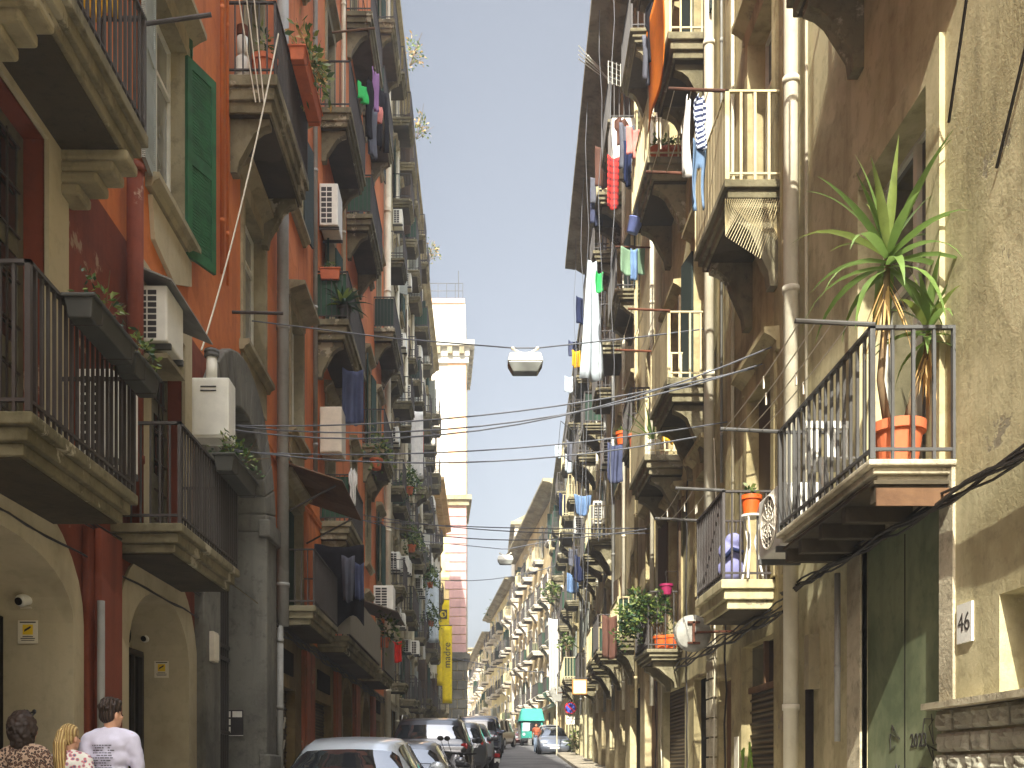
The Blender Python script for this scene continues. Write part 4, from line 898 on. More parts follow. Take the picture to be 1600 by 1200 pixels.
# the yellow museum banners
M['banner'] = cloth('banner_yellow', (240, 216, 40), .15)
def banner(label, X0, X1, Y, z0, z1, word=None):
    t = thing('banner', label, 'banner', ((X0 + X1) / 2, Y, z0)); f = Fr(0, Y, 1, 0, 0, -1)
    mb = MB(); n = 14
    for i in range(n + 1):
        z = z0 + (z1 - z0) * i / n
        for j in range(4): x = X0 + (X1 - X0) * j / 3; mb.v.append(Vector((x, Y + .015 * math.sin(i * .8 + j), z)))
    for i in range(n):
        for j in range(3): mb.f.append((i * 4 + j, i * 4 + j + 1, i * 4 + j + 5, i * 4 + j + 4)); mb.m.append(0)
    mb.smooth = True; o = mb.build('cloth', M['banner'], t); solid(o, .01)
    mb = MB(); mb.tube([(-3.75, Y, z1 + .03), (X1, Y, z1 + .03)], .03); mb.tube([(-3.75, Y, z0 - .03), (X1, Y, z0 - .03)], .03); mb.build('rod', M['iron'], t)
    w = X1 - X0
    if word:
        text_mesh('lettering', word, .72, M['cable'], t, (X1 - .34, Y - .08, z0 + (z1 - z0) * .62), ROT_CAM @ Matrix.Rotation(R(90), 3, 'Z'), .004)
    else:
        mb = MB(); c = ((X0 + X1) / 2, z1 - 1.15)
        mb.box(f, c[0] - .32, c[0] + .32, c[1] - .36, c[1] + .36, .06, .07); mb.build('emblem_square', M['cable'], t)
        mb = MB(); mb.lathe((c[0], Y - .07, c[1]), [(.25, 0), (.25, .012)], 22, (0, -1, 0)); mb.build('emblem_ring', M['banner'], t)
        mb = MB(); mb.prism_w(f, [(c[0] - .16, c[1] + .1), (c[0] + .12, c[1] + .16), (c[0] + .14, c[1] - .14), (c[0] + .02, c[1] - .16), (c[0], c[1] + .02)], .085, .1); mb.build('emblem_mark', M['cable'], t)
    return t
banner('taller yellow banner with a small black square emblem at its top', -3.62, -2.65, 80, gz(80) + 4.6, 15.0)
banner('shorter yellow banner with dark vertical lettering, in front of the grey stone base', -2.95, -2.25, 74, 6.5, 12.1, 'madre')
# ------------------------------------------------------------------ street lamps and wires
def lamp(label, c, s):
    t = thing('street_lamp', label, 'street lamp', tuple(c)); x, y, z = c
    mb = MB()
    def ring(w, d, zz): return [Vector((x - w, y - d, zz)), Vector((x + w, y - d, zz)), Vector((x + w, y + d, zz)), Vector((x - w, y + d, zz))]
    mb.hexa(ring(.29 * s, .15 * s, z) + ring(.25 * s, .12 * s, z + .15 * s)); o = mb.build('housing', M['whitemetal'], t); bevel(o, .02 * s)
    mb = MB(); mb.hexa(ring(.2 * s, .11 * s, z - .16 * s) + ring(.285 * s, .145 * s, z - .004)); o = mb.build('diffuser', M['panelight'], t); bevel(o, .015 * s)
    mb = MB(); mb.tube([(x - .2 * s, y, z + .25 * s), (x - .1 * s, y, z + .19 * s), (x, y, z + .165 * s), (x + .1 * s, y, z + .19 * s), (x + .2 * s, y, z + .25 * s)], .018 * s, 8)
    for q in (-.2, .2): mb.ball((x + q * s, y, z + .255 * s), .03 * s, .03 * s, .03 * s)
    mb.build('hanger', M['creammetal'], t); return t
lamp('white street lamp hung on a cable over the middle of the street, the larger one', (.68, 16.6, 8.2), 1.0)
lamp('small far street lamp hung over the street before the golden roofs', (1.08, 50, 11.9), 1.35)
def wire(label, pts, r, mat='wire', name='overhead_wire', group=None):
    mb = MB(); mb.tube(pts, r, 5); o = mb.build(name, M[mat]); tag(o, label, 'wire', group); return o
G = 'thin wires crossing the street'
wire('cable carrying the larger street lamp from wall to wall', [(-3.75, 16.6, 8.9), (-1.5, 16.6, 8.62), (.48, 16.6, 8.46), (.88, 16.6, 8.46), (2.4, 16.6, 8.62), (3.68, 16.6, 8.78)], .012)
wire('cable carrying the small far street lamp', sag((-3.7, 50, 12.9), (.9, 50, 12.45), .0) + sag((1.2, 50, 12.45), (4.6, 50, 13.1), 0), .02)
for k, (a, b, s) in enumerate((((-3.7, 13.9, 6.3), (3.6, 13.6, 6.95), .25), ((-3.7, 14.0, 6.35), (3.6, 13.2, 6.85), .42), ((-3.7, 14.6, 6.2), (3.0, 14.4, 6.3), .28), ((-3.7, 15.4, 6.4), (3.6, 15.1, 6.75), .2), ((-3.7, 13.8, 6.25), (3.6, 12.8, 6.9), .55))):
    wire('thin sagging wire in the bundle that crosses the street at portal height', sag(a, b, s), .011, group=G)
for k, (a, b, s) in enumerate((((-3.7, 30.7, 9.3), (3.95, 23, 6.95), .2), ((-3.7, 30, 9.0), (3.95, 22.6, 7.0), .45), ((-3.7, 31, 9.2), (4, 24, 7.3), .1))):
    wire('thin wire in the lower, farther bundle crossing toward the third sunlit house', sag(a, b, s), .014, group='far wires crossing the street')
wire('wire crossing high beyond the lamp toward the far roofs', sag((-3.7, 66, 14), (5, 64, 14.6), .5), .025)
wire('lowest far wire strung before the golden palazzo', sag((-3, 85, 11.2), (5.5, 82, 9.5), .3), .03)
def bundle(label, fr, u0, u1, v, w, n=4, spread=.05, drop=.03, r=.016):
    random.seed(int(u0 * 7 + v * 3)); t = thing('cable_bundle', label, 'cable', tuple(fr((u0 + u1) / 2, v, w)))
    for k in range(n):
        pts = []; m = max(6, int((u1 - u0) * 3)); o = random.uniform(-spread, spread)
        for i in range(m + 1): pts.append(fr(u0 + (u1 - u0) * i / m, v + o + drop * math.sin(i * 1.3 + k) - .02 * random.random(), w + .015 * k % .06))
        mb = MB(); mb.tube(pts, r * random.uniform(.6, 1.2), 5); mb.build('cable', M['cable'], t)
    return t
bundle('dark cable bundle running over the arch tops of the orange palazzo', L, 6, 14.0, 3.92, .05, 4, .035, .015, .009)
bundle('single dark cable lower across the arch surrounds', L, 6, 14.0, 3.6, .04, 2, .015, .01, .009)
bundle('cable bundle running above the brown shop fronts', L, 17.8, 38, 4.2, .06, 5, .08)
bundle('thick black cable bundle running below the yucca balcony', RR, 4.5, 12.2, 3.74, .09, 6, .07, .03, .015)
bundle('cable bundle continuing over the rolling shutter and mirror', RR, 12.2, 21.3, 3.55, .08, 5, .1)
for k in range(6):
    u = (12.1, 15.3, 16.0, 18.2, 20.8, 21.4)[k]; random.seed(k); mb = MB()
    mb.tube([RR(u + random.uniform(-.05, .05), z, .05 + random.uniform(0, .03)) for z in [.8 + i * .5 for i in range(7 + k * 3)]], .014, 5)
    tag(mb.build('wall_cable', M['cable' if k % 2 else 'palepipe']), ('dark cable dropping down the wall between the green door and the rolling shutter', 'pale cable beside the big pale downpipe', 'dark cable on the pale downpipe above the mirror', 'pale cable at the edge of the narrow sandy house', 'dark cable by the third downpipe', 'pale long cable at the start of the long tan house')[k][:200], 'cable')
t = thing('hanging_cable', 'pale loose cable hanging from the third-floor balcony down to the tin hood', 'cable', (-3.3, 13.2, 8))
mb = MB(); mb.tube(sag((-3.0, 15, 12.4), (-3.55, 12.9, 6.9), .25), .012, 5); mb.build('cable', M['rope'], t)
t = thing('hanging_cable', 'pale double cable drooping over the end of the third-floor balcony with the terracotta pot', 'cable', (-3.5, 14.8, 11))
for k in range(3): mb = MB(); mb.tube(sag((-3.65 + k * .13, 14.9, 13.5), (-3.3 + .06 * k, 14.85, 11.3), .05), .01, 5); mb.build('cable', M['rope'], t)
# clothes lines
def lines(label, fr, u0, u1, v, w0, w1, n=4, r=.006, arm='iron2'):
    t = thing('clothes_line', label, 'clothes line', tuple(fr(u0, v, w0)))
    for u in (u0, u1): mb = MB(); mb.tube([fr(u, v, w0 - .05), fr(u, v + .03, w1 + .05)], .02, 8); mb.build('arm', M[arm], t)
    for k in range(n):
        w = w0 + (w1 - w0) * (k + .5) / n + .08; mb = MB(); mb.tube(sag(fr(u0, v + .02, w), fr(u1, v + .02, w), .04), r, 4); mb.build('line', M['rope'], t)
    if u1 - u0 > 1.5:
        random.seed(4)
        for k in range(4):
            mb = MB(); u = u0 + (u1 - u0) * random.uniform(.3, .95); w = w0 + (w1 - w0) * ((k % n) + .5) / n + .08; mb.box(fr, u, u + .02, v - .12, v - .01, w - .006, w + .006); mb.build('peg', M['rope'], t)
    return t
lines('clothes lines on two iron arms outside the yucca balcony', RR, 7.98, 10.5, 5.08, .68, 1.2, 4)
lines('clothes lines on arms outside the low balcony with the orange pot', RR, 12.95, 14.5, 5.15, .68, 1.2, 3)
lines('clothes lines on long poles at the wire-netted cream balcony', RR, 12.6, 14.35, 9.97, .72, 1.35, 3, .006, 'rust')
lines('clothes lines at the cream balcony over the second downpipe', RR, 16.5, 18.1, 9.02, .72, 1.3, 3, .006, 'rust')
t = thing('curtain_rod', 'dark iron pole sticking out from the upper near balcony corner', 'pole', tuple(L(9.4, 8.44, .7)))
mb = MB(); mb.tube([L(9.38, 8.44, .62), L(9.42, 8.56, 1.25)], .02, 8); mb.build('pole', M['iron'], t)
t = thing('curtain_rod', 'dark iron pole sticking out beside the first white-framed window', 'pole', tuple(L(15.4, 8.5, .2)))
mb = MB(); mb.tube([L(15.3, 8.46, .0), L(15.3, 8.44, .76)], .025, 8); mb.build('pole', M['iron'], t)

for i in range(26):
    random.seed(100 + i); Y = random.uniform(39.5, 72); z = random.choice([7.3, 11.1, 15.2, 19.4, 23.8]) + random.uniform(-.6, .6)
    ac_unit('small white air conditioner hung on the dense balcony front of the cream and grey palazzi', -3.73, -3.35, Y, Y + .75, z, z + .6, 2, 6, group='air conditioners on the far shaded palazzi')
for i in range(5):
    u = (23.2, 26.0, 29.5, 33.2, 37)[i]; random.seed(i + 60); mb = MB(); w = random.uniform(.78, 1.0); z0 = random.uniform(5.5, 9)
    mb.tube([RB(u + .08 * math.sin(k * .9 + i), z0 + (20.9 - z0) * k / 12, w + .05 * math.sin(k * 1.7 + i)) for k in range(13)], .009, 5)
    tag(mb.build('hanging_cable', M['wire']), 'long pale cable dangling from the dark eave of the long tan house', 'cable', 'cables dangling from the sunlit eave')

wire('black cable hooked to the tan wall beside the tall balcony window', sag((3.66, 8.05, 6.7), (2.4, 2.5, 13), .3), .012, 'cable', 'wall_cable')
wire('second black cable rising from the tan wall nearer the street mouth', sag((3.66, 7.3, 5.9), (2.9, 1.5, 12.5), .3), .012, 'cable', 'wall_cable')
# ------------------------------------------------------------------ washing
random.seed(21)
CL = {k: cloth('cloth_' + k, c) for k, c in dict(white=(228, 226, 220), black=(38, 36, 40), grey=(110, 112, 122), navy=(44, 52, 84), lilac=(170, 130, 180), green=(70, 200, 110), red=(214, 52, 40), pink=(226, 150, 140), orange=(226, 128, 34), yellow=(240, 190, 50), sage=(140, 170, 140), blue=(120, 150, 190), bluegrey=(86, 92, 120), brown=(110, 78, 66), pale=(206, 216, 222), teal=(60, 110, 104), jeans=(120, 146, 176), lavender=(150, 150, 196)).items()}
m, t_, p_ = nodes('cloth_plaid'); g_ = t_.nodes.new('ShaderNodeTexCoord'); w1 = t_.nodes.new('ShaderNodeTexWave'); w1.bands_direction = 'Z'; w1.inputs['Scale'].default_value = 2.2
w2 = t_.nodes.new('ShaderNodeTexWave'); w2.bands_direction = 'X'; w2.inputs['Scale'].default_value = 5
for w in (w1, w2): t_.links.new(g_.outputs['Object'], w.inputs['Vector'])
t_.links.new(mixc(t_, mixc(t_, s2l((214, 48, 36)), s2l((120, 24, 28)), ramp(t_, w1.outputs['Fac'], .55, .65)), s2l((150, 40, 40)), ramp(t_, w2.outputs['Fac'], .6, .7, 0, .7)), p_.inputs['Base Color']); p_.inputs['Roughness'].default_value = .9; CL['plaid'] = m
CL['stripe'] = waved('cloth_stripes', (44, 52, 84), (214, 220, 232), 4.5, 'Z', rough=.9, bump=0)
def garment(label, c, w, h, col, ang=0.0, folds=2.5, kind='cloth', name='hanging_cloth', taper=0.0, cat='laundry', depth=.06, ragged=.0):
    """cloth hung from its top edge; ang turns it about the vertical (0 faces the street's near end)"""
    c = Vector(c); dx, dy = math.cos(ang), math.sin(ang); mb = MB(); mb.smooth = True; n, k = 14, 12; ph = random.uniform(0, 6)
    for i in range(k + 1):
        fz = i / k; ww = w * (1 - taper * (1 - fz)) if taper >= 0 else w * (1 + taper * fz)
        if kind == 'shirt': ww = w * (1.0 if .12 < fz < .42 else .66) * (1 if fz > .04 else .6)
        for j in range(n + 1):
            fx = j / n - .5; d = depth * (.35 + fz * .65) * math.sin(folds * 2 * math.pi * (fx + .5) + ph + .6 * fz) + .02 * math.sin(5 * fz + ph)
            z = -h * fz * (1 + ragged * math.sin(7 * fx + ph)) - .03 * math.cos(fx * 6)
            mb.v.append(c + Vector((dx * fx * ww - dy * d, dy * fx * ww + dx * d, z)))
    for i in range(k):
        for j in range(n):
            if kind == 'trousers' and i > 3 and j in (n // 2 - 1, n // 2): continue
            mb.f.append((i * (n + 1) + j, i * (n + 1) + j + 1, (i + 1) * (n + 1) + j + 1, (i + 1) * (n + 1) + j)); mb.m.append(0)
    o = mb.build(name, CL[col], loc=c - Vector((0, 0, h))); solid(o, .008); return tag(o, label, cat)
H = math.pi / 2
def P(x, y, X): Y = 1600 * X / (x - 755); return Vector((X, Y, 1.6 + (1205 - y) * Y / 1600))
# shaded side
for (x, y0, y1, wd, col, kind, lab) in ((567, 132, 160, .3, 'green', 'cloth', 'small bright green cloth in the washing high on the orange palazzo'), (577, 125, 215, .4, 'black', 'shirt', 'black shirt in the washing high on the orange palazzo, beside the lilac cloth'), (586, 112, 172, .35, 'lilac', 'cloth', 'lilac towel in the washing high on the orange palazzo'), (592, 165, 190, .3, 'pink', 'cloth', 'small pink cloth under the lilac towel'), (598, 140, 235, .45, 'black', 'trousers', 'long black trousers at the far end of the high washing'), (583, 172, 245, .4, 'grey', 'cloth', 'grey cloth hanging below the black shirt')):
    a = P(x, y0, -2.75); Y = a.y; garment(lab, a, wd, (y1 - y0) * Y / 1600, col, H * .7, kind=kind, name='garment')
mb = MB(); mb.tube([(-3.6, 24.4, 19.2), (-2.6, 24.6, 19.45)], .025); mb.tube([(-2.75, 23.4, 19.3), (-2.75, 30, 19.3)], .008); tag(mb.build('clothes_line', M['wood']), 'wooden rod and line carrying the high black and lilac washing', 'clothes line')
garment('blue-grey sheet hanging under the third-floor balcony above the cream cabinet', (-3.05, 23.9, 10.95), .5, 1.25, 'bluegrey', .3, 2, depth=.1)
garment('crumpled white shirt on the corner of the green-screened balcony', (-2.98, 23.4, 8.5), .2, .85, 'white', .2, 2, 'shirt', 'garment')
garment('black sheet draped over the near end of the sheet-panelled balcony', (-3.22, 22.8, 6.62), 1.12, 1.75, 'black', .1, 2.5, depth=.12, ragged=.12)
garment('grey-blue cloth hanging in front of the black sheet', (-2.98, 22.62, 6.35), .3, 1.0, 'grey', .2, 2, depth=.08, taper=-.3)
garment('blue-grey cloth lying over the black sheet, nearest the street', (-2.74, 22.7, 6.2), .2, .8, 'bluegrey', .4, 2, depth=.08)
garment('long pale curtain hanging beside the leafy balcony of the pale grey palazzo', P(697, 878, -3.2) if 0 else (-3.1, 62, 13.6), .9, 4.2, 'pale', .4, 2, depth=.1)
garment('white sheet on the cream palazzo beside a dark red cloth', (-2.95, 45.5, 17.6), .6, 3.0, 'white', .5, 2)
garment('small dark red cloth on the cream palazzo', (-2.95, 47, 17.2), .5, 1.0, 'red', .5, 2)
garment('red cloth at the end of the low white sheet-panelled balcony', (-2.95, 34.8, 6.0), .35, .7, 'red', .3, 2)
garment('yellow cloth behind the bars of the upper near balcony', (-3.4, 9.0, 9.3), .35, 1.05, 'yellow', .2, 2)
# sunlit side
garment('long orange awning cloth draped down the street side of the top balcony', (2.9, 17.25, 14.6), 1.75, 1.75, 'orange', H, 1.5, depth=.02)
garment('mustard yellow cloth over the front of the top balcony', (3.22, 16.38, 14.75), .55, .42, 'yellow', 0, 1.5, depth=.02)
garment('navy and white striped shirt on the poles of the netted balcony', (2.68, 12.6, 9.9), .2, .66, 'stripe', .5, 1.5, 'shirt', 'garment')
garment('pale blue jeans hanging below the striped shirt', (2.66, 12.62, 9.32), .24, .78, 'jeans', .45, 1.5, 'trousers', 'garment')
garment('white towel with a pink edge beside the striped shirt', (2.52, 12.62, 9.88), .16, .95, 'white', .6, 1.5, taper=.5)
garment('red plaid cloth in the washing under the bright sheet-metal box', P(958, 246, 2.95), .3, 1.15, 'plaid', .3, 1.5, depth=.03)
for (x, y0, y1, col, kind, lab) in ((972, 185, 230, 'brown', 'shirt', 'brown shirt above the red plaid cloth'), (980, 195, 268, 'grey', 'cloth', 'grey towel beside the brown shirt'), (986, 225, 290, 'navy', 'trousers', 'navy trousers right of the red plaid cloth'), (992, 200, 245, 'pink', 'cloth', 'pale pink cloth beside the navy trousers'), (1022, 5, 100, 'black', 'shirt', 'black shirt at the top beside the orange cloth'), (1018, 60, 130, 'grey', 'cloth', 'grey cloth below the black shirt at the top')):
    a = P(x, y0, 2.95); garment(lab, a, .34, (y1 - y0) * a.y / 1600, col, .4, kind=kind, name='garment')
garment('tall white sheet hanging against the sky edge of the long tan house', (2.95, 27.5, 15.3), .75, 3.2, 'pale', .35, 2, taper=.65, depth=.08)
garment('sage green cloth pinned on a rod with a blue strip', (2.95, 20.2, 11.9), .5, .5, 'sage', .1, 1.5)
garment('narrow blue cloth beside the sage green cloth', (2.97, 20.1, 11.85), .14, .62, 'blue', .1, 1)
garment('small bright green cloth on the long tan house', (3.0, 26.5, 14.5), .22, .5, 'green', .4, 1)
garment('light blue cloth bunched at the corner of the farther tan house', (3.5, 36, 11.3), .65, .7, 'blue', .2, 3, taper=-.3)
garment('sky blue bundle hanging low at the corner of the farther tan house', (3.75, 43, 9.9), .5, .8, 'blue', .2, 3)
garment('long white washing on the narrow golden house', (4.2, 60.5, 10.6), .8, 4.6, 'white', .5, 3, taper=-.2)
garment('yellow cloth on a balcony at the edge of the farther tan house', (3.45, 38, 17.2), .32, .6, 'yellow', .2, 2)
garment('bright yellow cloth on the cream balcony under the wires', (3.5, 18.85, 7.9), .42, .25, 'yellow', .1, 2)
mb = MB(); mb.tube([(3.3, 20.2, 11.93), (2.6, 20.2, 11.95)], .015); tag(mb.build('clothes_line', M['rust']), 'rusty rod carrying the sage green cloth', 'clothes line')
# bucket
t = thing('bucket', 'blue plastic bucket hung upside down on the narrow sandy house', 'bucket', (2.95, 20, 12.1))
mb = MB(); mb.smooth = True; mb.lathe((2.95, 20, 12.25), [(.1, -.14), (.11, -.13), (.145, .12), (.155, .13), (.15, .14), (.02, .14)], 20, (.3, -.25, .9)); mb.build('body', plain('bucket_blue', (120, 136, 196), .5), t)
mb = MB(); mb.tube([(3.08, 20, 12.4), (3.0, 20, 12.62), (2.9, 20, 12.42)], .008); mb.build('handle', M['iron2'], t)
# aerials
t = thing('aerial', 'grid television aerial of two square panels against the dark eave', 'aerial', (3.3, 24, 15.5))
mb = MB(); c = Vector((3.3, 24, 17.9)); mb.tube([(3.3, 24, 15.6), (3.3, 24, 18.6)], .02); mb.build('mast', M['iron2'], t)
for s in (-1, 1):
    mb = MB()
    for i in range(5): mb.tube([c + Vector((s * .08, 0, -.25 + i * .12)), c + Vector((s * .38, -.1, -.2 + i * .12))], .009, 4)
    for j in range(4): x = s * (.08 + .1 * j); mb.tube([c + Vector((x, -.033 * j, -.25)), c + Vector((x, -.033 * j, .28))], .009, 4)
    mb.build('panel', M['whitemetal'], t)
t = thing('aerial', 'pronged white aerial sticking out past the eave of the long tan house', 'aerial', (3.6, 27.8, 20.2))
mb = MB(); a = Vector((3.5, 28, 20.4)); b = Vector((2.8, 27.4, 20.75)); mb.tube([a, b], .025)
for k in (-.24, -.12, 0, .12): mb.tube([a.lerp(b, .45) + Vector((0, 0, k * .5)), b + Vector((-.25, 0, k + .15))], .016, 4)
mb.build('prongs', M['whitemetal'], t)
t = thing('aerial', 'thin comb aerial standing out from the edge of the farther tan house', 'aerial', (3.5, 38, 14))
mb = MB(); mb.tube([(3.6, 38, 14.0), (2.85, 37.7, 14.5)], .015, 4); mb.tube([(3.6, 38, 12.9), (2.75, 37.7, 13.3)], .015, 4)
for k in range(5): f_ = k / 4; mb.tube([Vector((3.5, 38, 14.05)).lerp(Vector((2.85, 37.7, 14.5)), f_), Vector((3.45, 38, 13.0)).lerp(Vector((2.75, 37.7, 13.3)), f_)], .01, 4)
mb.build('elements', M['iron2'], t)
# ------------------------------------------------------------------ plants and pots
def pot(t, c, r, h, mat='terra'):
    mb = MB(); mb.smooth = False; mb.lathe(c, [(r * .68, 0), (r * .72, .01), (r * .92, h * .78), (r * 1.04, h * .79), (r * 1.06, h), (r * .94, h), (r * .9, h * .9), (.01, h * .88)], 26); mb.build('pot', M[mat], t)
def foliage(t, c, rx, ry, rz, n, ln, wd, mats=('leaf', 'leaf2', 'leafdark'), droop=0.0, name='foliage'):
    c = Vector(c); mb = MB()
    for i in range(n):
        while True:
            d = Vector((random.uniform(-1, 1), random.uniform(-1, 1), random.uniform(-1, 1)))
            if .15 < d.length < 1: break
        q = c + Vector((d.x * rx, d.y * ry, d.z * rz)) * (.75 + .35 * math.sin(d.x * 5 + d.z * 4)); mb.k = random.randrange(len(mats))
        dd = Vector((d.x + random.uniform(-.8, .8), d.y + random.uniform(-.8, .8), d.z * .5 + random.uniform(-.5, .7) - droop)); mb.leaf(q, dd, ln * random.uniform(.6, 1.3), wd * random.uniform(.7, 1.2))
    return mb.build(name, [M[k] for k in mats], t)
def stems(t, base, tips, r=.008):
    mb = MB(); base = Vector(base)
    for q in tips: q = Vector(q); mb.tube([base, base.lerp(q, .5) + Vector((random.uniform(-.05, .05), random.uniform(-.05, .05), .04)), q], [r, r * .8, r * .5], 5)
    return mb.build('stem', M['stem'], t)
def blade(mb, p, az, el, ln, wd, droop):
    d = Vector((math.cos(az) * math.cos(el), math.sin(az) * math.cos(el), math.sin(el))); p = Vector(p); side = Vector((-math.sin(az), math.cos(az), 0)); n = 7; vs = []; q = p.copy()
    for i in range(n + 1):
        f = i / n; w = wd * (.45 + 1.5 * f if f < .35 else 1.0 * (1 - f) / .65) * .5 + .001; up = d.cross(side) * .12 * w
        vs += [q - side * w, q - up * 2, q + side * w]
        q = q + d * ln / n; d = (d + Vector((0, 0, -droop * (.3 + f)))).normalized()
    mb.add(vs, [(i * 3 + j, i * 3 + j + 1, (i + 1) * 3 + j + 1, (i + 1) * 3 + j) for i in range(n) for j in (0, 1)])
# yucca
t = thing('yucca_plant', 'tall yucca with strap leaves in a big terracotta pot on the near sunlit balcony', 'plant', (3.35, 8.27, 4.04))
pot(t, (3.35, 8.27, 4.04), .205, .36)
mb = MB(); mb.smooth = True; mb.tube([(3.27, 8.27, 4.36), (3.2, 8.25, 4.75), (3.22, 8.2, 5.2), (3.24, 8.2, 5.78)], [.035, .03, .028, .024], 9); mb.build('trunk', M['stem'], t)
mb = MB(); mb.smooth = True; mb.tube([(3.4, 8.27, 4.36), (3.46, 8.25, 4.6), (3.55, 8.22, 4.9), (3.57, 8.22, 5.1)], [.03, .026, .024, .02], 9); mb.build('trunk', M['stem'], t)
random.seed(12)
for (c, n, l, k) in (((3.24, 8.2, 5.72), 36, .85, 0), ((3.57, 8.22, 5.16), 24, .56, 1)):
    mb = MB(); mb.smooth = True
    for i in range(n):
        az = i * 2.4 + random.uniform(-.3, .3); el = 1.45 - 2.0 * (i / n) + random.uniform(-.15, .15); mb.k = 1 if random.random() < .2 else 0
        blade(mb, Vector(c) + Vector((0, 0, .1 - .22 * i / n)), az, el, l * random.uniform(.75, 1.2), .088 * (1 if k == 0 else .8), random.uniform(.06, .2) + .5 * (i / n) ** 2)
    mb.build('leaf_crown', [M['yucca'], M['leaf2']], t)
    mb = MB()
    for i in range(16): blade(mb, Vector(c) + Vector((0, 0, -.12 - .15 * random.random())), random.uniform(0, 6.28), -1.1, l * .75, .022, .2)
    mb.build('dry_leaves', M['dry'], t)
# potted tree on the third low balcony
t = thing('potted_shrub', 'bushy green shrub spilling over the third low balcony', 'plant', (3.2, 19.2, 3.88))
pot(t, (3.32, 19.1, 3.88), .15, .24, 'orangepot'); stems(t, (3.32, 19.1, 4.05), [(2.95 + .12 * i, 18.9 + .1 * i, 4.5 + .07 * i) for i in range(5)], .014)
foliage(t, (2.95, 19.1, 4.62), .42, .5, .42, 900, .1, .055); foliage(t, (2.72, 19.3, 4.3), .28, .4, .4, 380, .1, .05); foliage(t, (3.3, 19.0, 4.7), .2, .3, .3, 200, .09, .05)
t = thing('flower_pot', 'orange plastic pot beside the bushy shrub', 'pot', (3.5, 19.05, 3.88)); pot(t, (3.5, 19.05, 3.88), .13, .25, 'orangepot'); foliage(t, (3.5, 19.05, 4.25), .1, .1, .15, 60, .09, .03)
t = thing('flower_pot', 'magenta hanging pot above the bushy shrub', 'pot', (3.38, 18.9, 4.85)); pot(t, (3.38, 18.9, 4.85), .12, .2, 'magenta'); mb = MB(); mb.tube([(3.38, 18.9, 5.04), (3.38, 18.95, 5.3), (3.66, 19, 5.3)], .006); mb.build('hook', M['iron'], t)
# near left planters
def planter(label, X0, X1, Y0, Y1, z0, h, nleaf, mat='blackplastic', spread=.22, lm=('leaf', 'leaf2', 'leafdark'), leafsz=.07):
    t = thing('planter_box', label, 'planter', ((X0 + X1) / 2, (Y0 + Y1) / 2, z0)); mb = MB()
    e = .025; mb.hexa([(X0 + e, Y0 + e, z0), (X1 - e, Y0 + e, z0), (X1 - e, Y1 - e, z0), (X0 + e, Y1 - e, z0), (X0, Y0, z0 + h), (X1, Y0, z0 + h), (X1, Y1, z0 + h), (X0, Y1, z0 + h)])
    mb.box(WORLD, Y0 - .015, Y1 + .015, z0 + h - .03, z0 + h, X0 - .015, X1 + .015); o = mb.build('trough', M[mat], t); bevel(o, .01)
    mb = MB()
    for yy in (Y0 + .15, Y1 - .15): mb.tube([(X0, yy, z0 + h), (X1 + .01, yy, z0 + h), (X1 + .01, yy, z0), (X0, yy, z0)], .006, 4)
    mb.build('holder', M['iron'], t)
    c = ((X0 + X1) / 2, (Y0 + Y1) / 2, z0 + h + spread * .5); n_ = int((Y1 - Y0) / .25) + 1
    stems(t, (c[0], c[1], z0 + h - .02), [(c[0] + random.uniform(-spread, spread), Y0 + (Y1 - Y0) * (i + .5) / n_, z0 + h + spread * random.uniform(.3, 1.2)) for i in range(n_)], .006)
    foliage(t, c, spread, (Y1 - Y0) * .55, spread * .9, nleaf, leafsz, leafsz * .42, lm); return t
planter('dark planter box with sparse sprigs hung outside the nearest low balcony', -3.03, -2.81, 7.38, 8.3, 4.88, .17, 110)
planter('second dark planter box hung farther along the nearest low balcony', -3.03, -2.83, 8.38, 8.98, 4.86, .18, 150)
planter('dark planter box with trailing leaves on the second low balcony', -3.03, -2.8, 11.5, 12.7, 4.98, .2, 260, spread=.3)
planter('red-brown flower box on the rail above the big-leaved plant', -3.65, -3.2, 22.85, 23.1, 12.6, .25, 80, 'terra', .15)
planter('planter of long grassy leaves on the third-floor balcony', -3.0, -2.75, 15.8, 17.5, 12.6, .22, 420, 'terra', .45, ('leaf2', 'leaf', 'dry'), .16)
t = thing('flower_pot', 'large terracotta pot at the near end of the third-floor balcony', 'pot', (-3.25, 15.2, 11.79)); pot(t, (-3.25, 15.2, 11.79), .2, .36); foliage(t, (-3.25, 15.2, 12.35), .15, .15, .3, 70, .14, .04)
t = thing('water_bottle', 'white bottle with a rusty cap beside the large terracotta pot', 'bottle', (-3.55, 15.1, 11.79))
mb = MB(); mb.smooth = True; mb.lathe((-3.55, 15.1, 11.79), [(.09, 0), (.1, .02), (.1, .3), (.05, .36), (.08, .38), (.08, .62), (.02, .64)], 16); mb.build('body', M['whitemetal'], t); mb = MB(); mb.lathe((-3.55, 15.1, 12.43), [(.085, 0), (.085, .14), (.01, .2)], 14); mb.build('cap', M['rust'], t)
t = thing('potted_plant', 'big-leaved dark plant on the third-floor balcony above the cream cabinet', 'plant', (-3.15, 23.0, 11.75)); pot(t, (-3.15, 23.1, 11.75), .18, .3, 'blackplastic')
mb = MB(); mb.smooth = True; random.seed(9)
for i in range(30): mb.k = 0 if i % 5 else 1; blade(mb, (-3.15, 23.0, 12.05), i * 2.4, 1.2 - 1.2 * i / 30, random.uniform(.45, .75), .11, random.uniform(.15, .4))
mb.build('foliage', [M['leafdark'], M['leaf2']], t)
